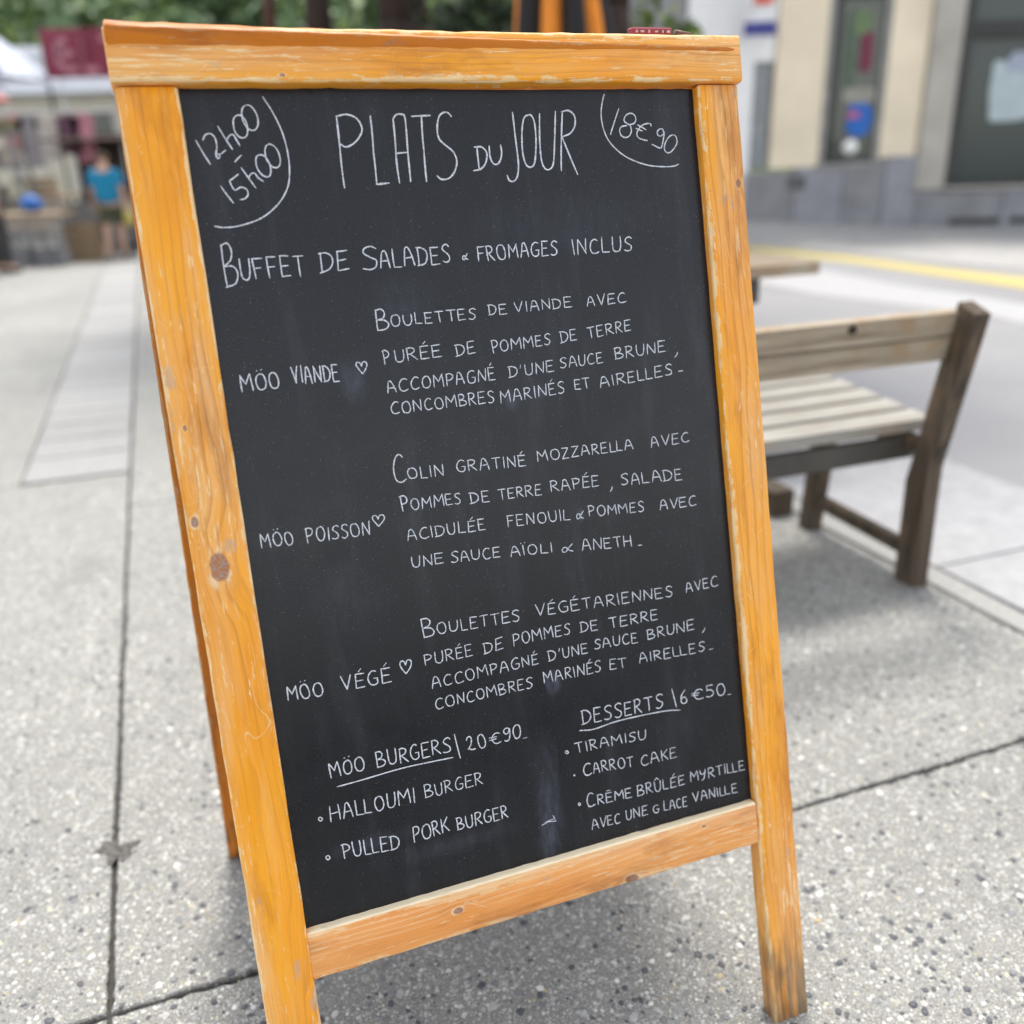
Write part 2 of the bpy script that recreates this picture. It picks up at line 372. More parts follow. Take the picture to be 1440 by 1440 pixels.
# ---------------------------------------------------------------- lettering
GL = {
 'A': (.62, ['L', [(0, 0), (.16, .92)]], ['C', [(.16, .92), (.27, 1.0), (.38, .9), (.5, .5), (.6, 0)]], ['L', [(.08, .40), (.52, .42)]]),
 'B': (.56, ['L', [(0, 1), (.02, 0)]], ['C', [(-.04, .98), (.26, 1), (.42, .82), (.32, .6), (.04, .5)]], ['C', [(.04, .5), (.36, .46), (.54, .26), (.40, .04), (-.02, 0)]]),
 'C': (.60, ['C', [(.56, .90), (.40, 1), (.18, .88), (.04, .5), (.12, .1), (.34, 0), (.60, .10)]],),
 'D': (.60, ['L', [(.02, .98), (.04, .02)]], ['C', [(-.06, .98), (.24, .97), (.52, .76), (.56, .42), (.36, .10), (-.06, 0)]]),
 'E': (.50, ['L', [(.02, 1), (.0, 0), (.50, .02)]], ['L', [(.0, 1), (.48, .99)]], ['L', [(.02, .52), (.40, .53)]]),
 'F': (.50, ['L', [(.02, 1), (.02, 0)]], ['L', [(.0, 1), (.50, .99)]], ['L', [(.02, .52), (.38, .53)]]),
 'G': (.62, ['C', [(.54, .92), (.36, 1), (.12, .82), (.03, .45), (.14, .08), (.38, 0), (.56, .12), (.58, .42)]], ['L', [(.36, .44), (.60, .43)]]),
 'H': (.58, ['L', [(.02, 1), (.0, 0)]], ['L', [(.54, 1), (.56, 0)]], ['L', [(.01, .5), (.55, .52)]]),
 'I': (.10, ['L', [(.04, 1), (.06, 0)]],),
 'K': (.54, ['L', [(.02, 1), (.02, 0)]], ['L', [(.50, 1), (.04, .45)]], ['L', [(.16, .56), (.54, 0)]]),
 'L': (.46, ['L', [(.03, 1), (.02, .02)]], ['L', [(.02, .02), (.46, .0)]]),
 'M': (.76, ['L', [(.02, 0), (.04, .98)]], ['L', [(.04, .98), (.36, .42)]], ['L', [(.36, .42), (.66, 1.0)]], ['L', [(.66, 1), (.74, 0)]]),
 'N': (.60, ['L', [(.02, 0), (.04, .98)]], ['L', [(.04, .98), (.54, .03)]], ['L', [(.54, .03), (.58, 1.02)]]),
 'O': (.66, ['C', [(.34, 1), (.12, .88), (.03, .5), (.14, .1), (.34, 0), (.55, .12), (.63, .5), (.52, .9), (.34, 1.0), (.24, .97)]],),
 'P': (.50, ['L', [(.02, 1), (.04, 0)]], ['C', [(-.04, .97), (.24, 1), (.46, .84), (.42, .60), (.22, .48), (.03, .46)]]),
 'R': (.54, ['L', [(.02, 1), (.02, 0)]], ['C', [(-.03, .97), (.24, 1), (.43, .86), (.40, .64), (.22, .52), (.03, .5)]], ['L', [(.12, .5), (.54, .0)]]),
 'S': (.50, ['C', [(.50, .88), (.36, 1), (.14, .92), (.08, .72), (.26, .54), (.44, .36), (.42, .12), (.22, 0), (0, .08)]],),
 'T': (.58, ['L', [(0, .99), (.58, 1.0)]], ['L', [(.28, .99), (.30, 0)]]),
 'U': (.56, ['C', [(.02, 1), (.02, .55), (.07, .14), (.26, 0), (.46, .12), (.53, .5), (.54, 1)]],),
 'V': (.56, ['L', [(0, 1), (.27, .0)]], ['L', [(.27, .0), (.56, 1.02)]]),
 'Y': (.54, ['C', [(0, 1), (.06, .66), (.24, .52), (.44, .7)]], ['C', [(.52, 1), (.42, .5), (.30, .05), (.10, -.1)]]),
 'Z': (.54, ['L', [(.02, .98), (.50, .98)]], ['L', [(.50, .98), (.0, .02)]], ['L', [(.0, .02), (.54, .02)]]),
 '0': (.56, ['C', [(.30, 1), (.10, .85), (.03, .5), (.12, .08), (.30, 0), (.48, .14), (.54, .5), (.45, .9), (.30, 1.0)]],),
 '2': (.60, ['C', [(.04, .72), (.12, .95), (.32, 1), (.42, .75), (.28, .35), (.04, .04), (.12, .12), (.30, .02), (.60, .03)]],),
 '5': (.52, ['L', [(.10, .98), (.50, 1.0)]], ['L', [(.10, .98), (.08, .55)]], ['C', [(.08, .55), (.30, .62), (.48, .44), (.44, .12), (.22, 0), (.02, .06)]]),
 '6': (.50, ['C', [(.42, 1), (.16, .7), (.04, .3), (.14, .03), (.36, .03), (.46, .26), (.34, .46), (.14, .40), (.06, .26)]],),
 '9': (.50, ['C', [(.46, .86), (.30, 1), (.10, .92), (.06, .68), (.22, .54), (.40, .64), (.47, .88)]], ['C', [(.47, .88), (.46, .4), (.36, .03), (.20, -.02), (.06, .06)]]),
 '€': (.66, ['C', [(.64, .86), (.48, 1), (.26, .86), (.14, .5), (.24, .1), (.44, 0), (.66, .12)]], ['L', [(0, .62), (.44, .64)]], ['L', [(0, .40), (.40, .42)]]),
 'α': (.80, ['C', [(.78, .98), (.50, .5), (.30, .06), (.10, .08), (.03, .36), (.14, .64), (.34, .62), (.50, .25), (.78, .02)]],),
 '♥': (.92, ['C', [(.46, .66), (.36, .92), (.16, .98), (.04, .78), (.14, .48), (.44, .02)]], ['C', [(.46, .66), (.60, .96), (.82, 1.0), (.92, .78), (.78, .42), (.44, .02)]]),
 ',': (.24, ['C', [(.22, .28), (.18, .0), (.02, -.3)]],),
 "'": (.16, ['L', [(.1, 1.02), (.04, .72)]],),
 '_': (.5, ['L', [(0, .05), (.5, .08)]],),
}
ACC = {'É': ('E', ['L', [(.18, 1.16), (.34, 1.36)]]), 'È': ('E', ['L', [(.12, 1.24), (.40, 1.22)]]), 'Ö': ('O', ['L', [(.14, 1.2), (.18, 1.22)]], ['L', [(.44, 1.24), (.49, 1.25)]]),
       'Ï': ('I', ['L', [(-.1, 1.2), (-.07, 1.22)]], ['L', [(.15, 1.22), (.18, 1.24)]]), 'Û': ('U', ['L', [(.10, 1.14), (.28, 1.32)]], ['L', [(.28, 1.32), (.44, 1.12)]])}
for k_, v_ in ACC.items(): GL[k_] = (GL[v_[0]][0],) + GL[v_[0]][1:] + v_[1:]

def catmull(pts, step=.0012):
    if len(pts) < 3: return pts
    closed = (Vector(pts[0]) - Vector(pts[-1])).length < 1e-6
    P = [Vector(p) for p in pts]
    a = P[-2] if closed else P[0] * 2 - P[1]
    b = P[1] if closed else P[-1] * 2 - P[-2]
    Q = [a] + P + [b]; out = []
    for i in range(1, len(Q) - 2):
        p0, p1, p2, p3 = Q[i - 1:i + 3]
        n = max(2, min(9, int((p2 - p1).length / step)))
        for k in range(n):
            t = k / n
            out.append(.5 * ((2 * p1) + (-p0 + p2) * t + (2 * p0 - 5 * p1 + 4 * p2 - p3) * t * t + (-p0 + 3 * p1 - 3 * p2 + p3) * t ** 3))
    out.append(P[-1]); return out
lr = random.Random(3)
LAYER = [0]
def ribbon(bm, pts, wd):
    pts = [Vector(p) for p in pts]
    LAYER[0] += 1
    y = -.00025 - .00004 * (LAYER[0] % 7)
    n = len(pts)
    if n < 2: return
    ph = lr.random() * 6; L, Rr = [], []
    for i, p in enumerate(pts):
        t = (pts[min(i + 1, n - 1)] - pts[max(i - 1, 0)])
        if t.length < 1e-9: t = Vector((1, 0))
        t.normalize(); nn = Vector((-t.y, t.x))
        ww = wd * (1 + .13 * math.sin(ph + i * .9) + lr.uniform(-.10, .10)) / 2
        if i in (0, n - 1): ww *= .72
        L.append(bm.verts.new((p.x + nn.x * ww, y, p.y + nn.y * ww))); Rr.append(bm.verts.new((p.x - nn.x * ww, y, p.y - nn.y * ww)))
    for i in range(n - 1): bm.faces.new((L[i], L[i + 1], Rr[i + 1], Rr[i]))
    for i, e in ((0, -1), (n - 1, 1)):
        t = (pts[1] - pts[0]) if i == 0 else (pts[-1] - pts[-2])
        t.normalize(); nn = Vector((-t.y, t.x)); p = pts[i]; w2 = wd * .36
        c = [bm.verts.new((p.x + nn.x * w2 * a + t.x * e * w2 * b, y, p.y + nn.y * w2 * a + t.y * e * w2 * b)) for a, b in ((.6, .7), (0, 1), (-.6, .7))]
        f = [L[i]] + c + [Rr[i]]
        bm.faces.new(f if e < 0 else f[::-1])
def seg_split(pts, wd, bm):
    for i in range(len(pts) - 1):
        a, b = Vector(pts[i]), Vector(pts[i + 1]); d = (b - a).length
        k = max(1, min(6, int(d / .003)))
        nn = Vector((-(b - a).y, (b - a).x)).normalized() if d > 0 else Vector((0, 0))
        bow = lr.uniform(-.018, .018) * d
        ribbon(bm, [a.lerp(b, j / k) + nn * bow * 4 * (j / k) * (1 - j / k) for j in range(k + 1)], wd)
def chalk_mat():
    n = NT('chalk_marker', .85, .2)
    p = n.coord()
    f = n.noise(p, 620, 4, .7)
    n.color(n.ramp(f, [(.32, (.12, .125, .14)), (.45, (.50, .52, .57)), (.64, (.76, .79, .85))]))
    return n.m
chalk = chalk_mat()
PEN = .00150
def finish_text(bm, words):
    for f in bm.faces:
        f.normal_update()
        if f.normal.y > 0: f.normal_flip()
    o = link('lettering', tomesh(bm), chalk, panel)
    o['label'] = words
    return o
# small maroon strip with white dashes, and a brown wooden toggle, on top of the rear frame
yt_ = HT * math.sin(LEAN) + .030
strip_m = plain('maroon_tape', (.22, .03, .05), .6, .2, 60)
tape = link('tape_strip', box((.264, yt_, 1.3075), (.056, .016, .012), .002), strip_m, sign); tape_white = plain('tape_white', (.42, .33, .34), .7, .3, 90); tape['label'] = 'maroon strip with white dashes on top of the rear frame'
for k in range(6): link('white_dash', box((.242 + k * .0088 + .0012 * math.sin(k * 5), yt_ - .0085, 1.3085), ((.0035, .005, .0028, .0045, .0022, .005)[k], .002, (.003, .0024, .0034, .002, .003, .0026)[k]), .0004), tape_white, tape)
bm = bmesh.new(); cyl_bm(bm, (.300, yt_, 1.307), (.322, yt_, 1.306), .0055, .0035, 10); link('toggle', tomesh(bm, smooth=True), plain('brown_toggle', (.12, .05, .03), .5), sign)
TEXT = [
 ('BOULETTES DE VIANDE AVEC', [('B', -0.1292, 1.0214, -0.115, 1.0214, 0.0235), ('OULETTES', -0.1133, 1.0246, -0.01, 1.0251, 0.0127), ('DE', 0.0069, 1.0278, 0.0291, 1.0279, 0.0119), ('VIANDE', 0.0393, 1.0286, 0.1147, 1.029, 0.012), ('AVEC', 0.1353, 1.028, 0.1891, 1.0294, 0.0124)]),
 ('PURÉE DE POMMES DE TERRE', [('P', -0.1264, 0.9828, -0.1189, 0.9827, 0.0158), ('URÉE', -0.1135, 0.9837, -0.0577, 0.9848, 0.014), ('DE', -0.0389, 0.9836, -0.0156, 0.9857, 0.0137), ('P', 0.0064, 0.983, 0.0142, 0.9829, 0.0158), ('OMMES', 0.0159, 0.9837, 0.0817, 0.9865, 0.0133), ('DE', 0.0959, 0.9875, 0.1167, 0.9888, 0.0129), ('TERRE', 0.1317, 0.9888, 0.192, 0.994, 0.0131)]),
 ("ACCOMPAGNÉ D'UNE SAUCE BRUNE,", [('ACCOMPAGNÉ', -0.1271, 0.9498, 0.0052, 0.9512, 0.0143), ("D'UNE", 0.024, 0.9519, 0.0818, 0.954, 0.0134), ('SAUCE', 0.0913, 0.9563, 0.149, 0.9578, 0.0124), ('BRUNE', 0.1669, 0.96, 0.2381, 0.9633, 0.0136), (',', 0.2506, 0.9577, 0.2556, 0.9575, 0.0101)]),
 ('CONCOMBRES MARINÉS ET AIRELLES.', [('CONCOMBRES', -0.1261, 0.9249, 0.001, 0.9248, 0.0135), ('MARINÉS', 0.0089, 0.9226, 0.0935, 0.9262, 0.0141), ('ET', 0.1081, 0.9282, 0.1286, 0.9277, 0.0125), ('AIRELLES', 0.142, 0.9269, 0.2455, 0.9329, 0.0133), ('_', 0.2546, 0.9354, 0.2609, 0.9354, 0.0101)]),
 ('MÖO VIANDE', [('MÖO', -0.2885, 0.9685, -0.2472, 0.9681, 0.018), ('VIANDE', -0.2321, 0.9718, -0.1804, 0.9684, 0.0183), ('♥', -0.1595, 0.975, -0.1464, 0.9743, 0.0133)]),
 ('MÖO POISSON', [('MÖO', -0.2926, 0.7949, -0.257, 0.7914, 0.0157), ('POISSON', -0.2421, 0.7911, -0.1689, 0.7901, 0.016), ('♥', -0.165, 0.7984, -0.151, 0.7968, 0.0131)]),
 ('MÖO VÉGÉ', [('MÖO', -0.2891, 0.6148, -0.2482, 0.611, 0.0163), ('VÉGÉ', -0.2263, 0.6126, -0.1677, 0.6106, 0.0173), ('♥', -0.1561, 0.617, -0.1413, 0.6155, 0.0176)]),
 ('COLIN GRATINÉ MOZZARELLA AVEC', [('C', -0.1329, 0.845, -0.1176, 0.8449, 0.0306), ('OLIN', -0.1164, 0.8476, -0.0724, 0.8459, 0.0131), ('GRATINÉ', -0.0561, 0.8472, 0.0323, 0.8432, 0.0136), ('MOZZARELLA', 0.0479, 0.846, 0.1796, 0.8451, 0.0131), ('AVEC', 0.2053, 0.844, 0.2613, 0.8442, 0.0127)]),
 ('POMMES DE TERRE RAPÉE, SALADE', [('P', -0.1281, 0.811, -0.1197, 0.811, 0.0176), ('OMMES', -0.1168, 0.8111, -0.0556, 0.8096, 0.0134), ('DE', -0.0434, 0.8078, -0.0194, 0.8066, 0.0128), ('TERRE', -0.0074, 0.8066, 0.0483, 0.8052, 0.0127), ('RAPÉE', 0.0617, 0.8069, 0.1271, 0.8047, 0.0133), (',', 0.1409, 0.7986, 0.1454, 0.7986, 0.0101), ('SALADE', 0.1575, 0.8013, 0.2456, 0.7958, 0.0142)]),
 ('ACIDULÉE FENOUIL & POMMES AVEC', [('ACIDULÉE', -0.1256, 0.7756, -0.0289, 0.7736, 0.013), ('FENOUIL', -0.0003, 0.7727, 0.0829, 0.768, 0.0134), ('α', 0.0913, 0.7673, 0.102, 0.7663, 0.0101), ('POMMES', 0.1091, 0.7681, 0.1863, 0.7629, 0.0128), ('AVEC', 0.2095, 0.7616, 0.2635, 0.7597, 0.0127)]),
 ('UNE SAUCE AÏOLI & ANETH.', [('UNE', -0.1247, 0.7425, -0.0859, 0.7413, 0.0131), ('SAUCE', -0.0768, 0.7406, -0.0143, 0.7366, 0.0129), ('AÏOLI', -0.0007, 0.7353, 0.0543, 0.7313, 0.0122), ('α', 0.0667, 0.7282, 0.0828, 0.7278, 0.0095), ('ANETH', 0.0952, 0.7263, 0.1642, 0.7213, 0.0136), ('_', 0.1729, 0.7195, 0.1786, 0.7192, 0.0097)]),
 ('BOULETTES VÉGÉTARIENNES AVEC', [('B', -0.1216, 0.6563, -0.1066, 0.6559, 0.0238), ('OULETTES', -0.1049, 0.6568, 0.0014, 0.6528, 0.0136), ('VÉGÉTARIENNES', 0.0229, 0.6549, 0.2163, 0.6446, 0.014), ('AVEC', 0.2369, 0.6461, 0.2859, 0.6463, 0.0131)]),
 ('PURÉE DE POMMES DE TERRE', [('PURÉE', -0.1246, 0.6213, -0.0645, 0.6217, 0.0139), ('DE', -0.0491, 0.6205, -0.0246, 0.623, 0.0138), ('POMMES', -0.0107, 0.6231, 0.0665, 0.6236, 0.0143), ('DE', 0.0814, 0.6227, 0.1046, 0.6211, 0.0127), ('TERRE', 0.1219, 0.6198, 0.1915, 0.6183, 0.0135)]),
 ("ACCOMPAGNÉ D'UNE SAUCE BRUNE,", [('ACCOMPAGNÉ', -0.1193, 0.5911, 0.0192, 0.5939, 0.0136), ("D'UNE", 0.0339, 0.5942, 0.0875, 0.5938, 0.0132), ('SAUCE', 0.0976, 0.5969, 0.1591, 0.5933, 0.0128), ('BRUNE', 0.1742, 0.5938, 0.2443, 0.5939, 0.0134), (',', 0.2549, 0.59, 0.2601, 0.5904, 0.0105)]),
 ('CONCOMBRES MARINÉS ET AIRELLES.', [('CONCOMBRES', -0.1185, 0.5648, 0.0081, 0.5653, 0.0134), ('MARINÉS', 0.024, 0.5669, 0.1033, 0.5658, 0.0142), ('ET', 0.1165, 0.5657, 0.1399, 0.5635, 0.013), ('AIRELLES', 0.1588, 0.5648, 0.2569, 0.5617, 0.0131), ('_', 0.2637, 0.5617, 0.27, 0.5615, 0.0106)]),
 ('DESSERTS | 6€50.', [('DESSERTS', 0.0699, 0.5017, 0.1873, 0.4977, 0.0184), ('6', 0.2136, 0.4979, 0.2243, 0.4966, 0.0183), ('€', 0.2307, 0.4992, 0.2475, 0.4969, 0.0135), ('50', 0.2524, 0.497, 0.2831, 0.4941, 0.0167), ('_', 0.2862, 0.4926, 0.2914, 0.4921, 0.011)]),
 ('TIRAMISU', [('TIRAMISU', 0.0559, 0.4664, 0.1576, 0.4613, 0.0131)]),
 ('CARROT CAKE', [('C', 0.0637, 0.4325, 0.0749, 0.4319, 0.0161), ('ARROT', 0.0778, 0.4333, 0.1354, 0.4288, 0.014), ('CAKE', 0.1468, 0.426, 0.1999, 0.4254, 0.0138)]),
 ('CRÈME BRÛLÉE MYRTILLE', [('C', 0.0639, 0.3898, 0.0752, 0.3894, 0.0183), ('RÈME', 0.0793, 0.3898, 0.1286, 0.3867, 0.0133), ('BRÛLÉE', 0.1373, 0.3862, 0.2084, 0.3843, 0.014), ('MYRTILLE', 0.2174, 0.3856, 0.3027, 0.382, 0.0138)]),
 ('AVEC UNE GLACE VANILLE', [('AVEC', 0.0678, 0.3582, 0.1084, 0.3565, 0.0135), ('UNE', 0.1173, 0.3572, 0.1491, 0.3569, 0.0131), ('G', 0.1574, 0.3562, 0.1664, 0.3554, 0.0115), ('LACE', 0.1741, 0.356, 0.209, 0.3528, 0.0133), ('VANILLE', 0.2184, 0.3557, 0.2883, 0.3525, 0.013)]),
 ('MÖO BURGERS | 20€90.', [('MÖO', -0.254, 0.5116, -0.213, 0.5114, 0.0174), ('BURGERS', -0.1982, 0.5101, -0.1063, 0.508, 0.0185), ('20', -0.0858, 0.5043, -0.0613, 0.5025, 0.0182), ('€', -0.0563, 0.5048, -0.0422, 0.5043, 0.0133), ('90', -0.0382, 0.5046, -0.0146, 0.505, 0.0168), ('_', -0.0124, 0.5019, -0.0076, 0.5016, 0.0127)]),
 ('HALLOUMI BURGER', [('HALLOUMI', -0.2608, 0.4591, -0.1585, 0.456, 0.018), ('BURGER', -0.1456, 0.4577, -0.0717, 0.4575, 0.016)]),
 ('PULLED PORK BURGER', [('PULLED', -0.2524, 0.4092, -0.1847, 0.4036, 0.0182), ('PORK', -0.1665, 0.4053, -0.1212, 0.4084, 0.0186), ('BURGER', -0.1105, 0.4063, -0.0443, 0.4055, 0.0163)]),
 ('BUFFET DE SALADES & FROMAGES INCLUS', [('B', -0.2875, 1.0818, -0.2732, 1.0844, 0.0442), ('UFFET', -0.2712, 1.0885, -0.2024, 1.0881, 0.0215), ('DE', -0.1838, 1.0898, -0.1528, 1.0922, 0.0221), ('S', -0.1361, 1.0892, -0.1196, 1.0896, 0.0246), ('ALADES', -0.1163, 1.0906, -0.0322, 1.092, 0.0202), ('α', -0.0181, 1.0938, -0.0107, 1.0941, 0.0078), ('FROMAGES', 0.0013, 1.0914, 0.103, 1.0926, 0.0167), ('INCLUS', 0.1236, 1.091, 0.2043, 1.0918, 0.0173)]),
]
RAW = [
 ('PLATS|DU|JOUR', 1.25, [('L',[(-0.1442,1.2576),(-0.1451,1.2197),(-0.1456,1.1806)]),('C',[(-0.1448,1.2571),(-0.1328,1.2593),(-0.1214,1.2543),(-0.1175,1.2425),(-0.1254,1.2307),(-0.1376,1.2246),(-0.1449,1.2288)]),('L',[(-0.1061,1.2576),(-0.1077,1.2187),(-0.1087,1.1831),(-0.0943,1.1841)]),('L',[(-0.0821,1.1837),(-0.0822,1.2155),(-0.0806,1.2535)]),('C',[(-0.0806,1.2535),(-0.0762,1.2583),(-0.0702,1.2587),(-0.0664,1.254),(-0.068,1.2177),(-0.069,1.1848)]),('L',[(-0.0824,1.216),(-0.0694,1.217)]),('L',[(-0.0588,1.2563),(-0.0366,1.257)]),('L',[(-0.0469,1.2564),(-0.049,1.2172),(-0.0502,1.1844)]),('C',[(-0.0116,1.2554),(-0.0145,1.2593),(-0.0194,1.2602),(-0.0262,1.2556),(-0.03,1.2431),(-0.0293,1.2312),(-0.0227,1.224),(-0.0143,1.2164),(-0.0111,1.2057),(-0.0154,1.1938),(-0.0231,1.1869),(-0.0318,1.1859),(-0.0369,1.19)]),('L',[(0.0153,1.2196),(0.0152,1.1953)]),('C',[(0.012,1.221),(0.0212,1.2208),(0.0267,1.214),(0.0243,1.2033),(0.0176,1.1963),(0.0081,1.1944)]),('C',[(0.0306,1.2217),(0.0303,1.2093),(0.0334,1.2017),(0.0386,1.201),(0.0434,1.2068),(0.0453,1.2149),(0.045,1.2224)]),('C',[(0.0644,1.2592),(0.0646,1.2306),(0.0649,1.2008),(0.0616,1.1859),(0.0559,1.1806),(0.0508,1.1822),(0.0491,1.1877)]),('C',[(0.0842,1.256),(0.0778,1.252),(0.0735,1.2359),(0.0718,1.2142),(0.0741,1.2),(0.0796,1.1962),(0.0857,1.2015),(0.0902,1.2247),(0.0909,1.2464),(0.088,1.2551),(0.0842,1.256)]),('C',[(0.0985,1.2572),(0.095,1.2246),(0.0949,1.2027),(0.0987,1.1937),(0.1041,1.193),(0.1097,1.1995),(0.1141,1.2241),(0.1193,1.2596)]),('L',[(0.1192,1.1909),(0.1229,1.2239),(0.1281,1.2584)]),('C',[(0.1269,1.259),(0.1363,1.2605),(0.1436,1.2544),(0.1429,1.2428),(0.1358,1.2341),(0.1236,1.23)]),('L',[(0.1248,1.23),(0.1403,1.1858)])]),
 ('circle|12h00|-|15h00', 1.0, [('C',[(-0.2211,1.2788),(-0.2121,1.261),(-0.2052,1.2399),(-0.2026,1.2161),(-0.2042,1.1961),(-0.2092,1.1812),(-0.221,1.166),(-0.2406,1.1523),(-0.2639,1.1455),(-0.2799,1.1443),(-0.2908,1.1461)]),('L',[(-0.2965,1.2351),(-0.2855,1.2103)]),('C',[(-0.2894,1.235),(-0.2862,1.2402),(-0.2808,1.2416),(-0.2767,1.2371),(-0.2761,1.2279),(-0.2783,1.2201),(-0.2766,1.2157),(-0.2742,1.2185),(-0.2772,1.2211),(-0.2745,1.22),(-0.2676,1.2242)]),('L',[(-0.272,1.2489),(-0.2604,1.225)]),('C',[(-0.265,1.2344),(-0.2614,1.2392),(-0.2574,1.2401),(-0.2552,1.2352),(-0.2521,1.2283)]),('C',[(-0.2529,1.2586),(-0.2555,1.253),(-0.2552,1.2433),(-0.2506,1.2371),(-0.2446,1.2377),(-0.2416,1.2447),(-0.2426,1.2545),(-0.2471,1.26),(-0.2529,1.2586)]),('C',[(-0.2416,1.2694),(-0.2451,1.2638),(-0.2451,1.2541),(-0.2403,1.2454),(-0.2338,1.2446),(-0.2296,1.2514),(-0.2303,1.2617),(-0.2355,1.2696),(-0.2416,1.2694)]),('L',[(-0.2599,1.212),(-0.2524,1.2187)]),('L',[(-0.2782,1.1875),(-0.2676,1.1693)]),('L',[(-0.2582,1.1991),(-0.2685,1.1923)]),('C',[(-0.2685,1.1923),(-0.2644,1.1828),(-0.2578,1.1855),(-0.252,1.1833),(-0.2509,1.1778),(-0.2547,1.1735),(-0.2603,1.1725)]),('L',[(-0.2543,1.2057),(-0.242,1.1842)]),('C',[(-0.2478,1.1951),(-0.2445,1.1994),(-0.2405,1.1993),(-0.238,1.1948),(-0.2329,1.1908)]),('C',[(-0.2345,1.2182),(-0.2376,1.2141),(-0.2373,1.2042),(-0.232,1.1965),(-0.2262,1.1956),(-0.2233,1.2017),(-0.2244,1.2112),(-0.2289,1.2178),(-0.2345,1.2182)]),('C',[(-0.223,1.2291),(-0.2265,1.2237),(-0.2261,1.213),(-0.2207,1.2054),(-0.2147,1.2055),(-0.2117,1.2124),(-0.2132,1.2226),(-0.2179,1.2285),(-0.223,1.2291)])]),
 ('circle|18€90', 1.0, [('C',[(0.186,1.279),(0.1825,1.27),(0.1797,1.2587),(0.1793,1.2474),(0.1815,1.2351),(0.1868,1.2236),(0.1968,1.2127),(0.209,1.2041),(0.2245,1.1975),(0.2403,1.1933),(0.2576,1.1915),(0.2732,1.1916),(0.2803,1.1938)]),('L',[(0.2041,1.2621),(0.1893,1.2317)]),('C',[(0.2168,1.2427),(0.2236,1.2446),(0.2261,1.2499),(0.2238,1.2549),(0.2182,1.2562),(0.2123,1.2534),(0.2097,1.2485),(0.2115,1.2452),(0.2168,1.2423),(0.2185,1.2361),(0.2155,1.23),(0.2096,1.2276),(0.2042,1.2298),(0.2022,1.2356),(0.2049,1.2404),(0.213,1.2419)]),('C',[(0.2463,1.2406),(0.2459,1.2431),(0.2416,1.2438),(0.2338,1.2416),(0.2275,1.2359),(0.2253,1.231),(0.2275,1.2268),(0.233,1.2247),(0.2394,1.2234)]),('L',[(0.2278,1.2423),(0.239,1.2364)]),('L',[(0.2251,1.2383),(0.2339,1.235)]),('C',[(0.2631,1.2328),(0.2625,1.2365),(0.2587,1.2372),(0.2546,1.2342),(0.2546,1.23),(0.2583,1.2283),(0.263,1.2311)]),('C',[(0.2642,1.2336),(0.2625,1.2261),(0.2585,1.2154),(0.2555,1.2142),(0.2453,1.2188)]),('C',[(0.2759,1.2296),(0.2698,1.2268),(0.2643,1.2202),(0.2622,1.2136),(0.2642,1.2089),(0.2699,1.2084),(0.2769,1.2141),(0.2811,1.2207),(0.2801,1.2274),(0.2759,1.2296)])]),
 ('DESSERTS underline', 1.0, [('L',[(0.2022,0.5203),(0.2067,0.4939)]),('C',[(0.0647,0.4948),(0.0838,0.4919),(0.1136,0.4946),(0.1459,0.4947),(0.188,0.4927),(0.2115,0.4891)]),('C',[(0.0418,0.4712),(0.0442,0.4723),(0.0461,0.4697),(0.0441,0.4681),(0.0418,0.4712)]),('L',[(0.0499,0.4369),(0.0518,0.4377)]),('L',[(0.0505,0.4381),(0.0516,0.4361)]),('C',[(0.0519,0.3974),(0.0536,0.3986),(0.0552,0.3965),(0.0532,0.3953),(0.0519,0.3974)])]),
 ('BURGERS underline', 1.0, [('L',[(-0.0998,0.5288),(-0.096,0.497)]),('C',[(-0.2481,0.4991),(-0.2185,0.5),(-0.1705,0.5023),(-0.1299,0.5013),(-0.1052,0.5002)]),('C',[(-0.2751,0.4659),(-0.2726,0.4677),(-0.2703,0.4646),(-0.2729,0.4628),(-0.2751,0.4659)]),('C',[(-0.2733,0.4169),(-0.2704,0.4186),(-0.2682,0.4154),(-0.2708,0.4133),(-0.2733,0.4169)])]),
 ('chip', 0.7, [('L',[(0.0039,0.3852),(0.0122,0.3866)]),('L',[(0.0068,0.3851),(0.0192,0.3832)]),('L',[(0.0122,0.3866),(0.016,0.387)]),('L',[(0.0157,0.3915),(0.018,0.3857)]),('L',[(-0.0008,0.3829),(0.0068,0.3844)])]),
]
NAMES = {'♥': 'small chalk heart outline', 'α': 'chalk ampersand sign', '_': 'short chalk dash', ',': 'chalk comma'}
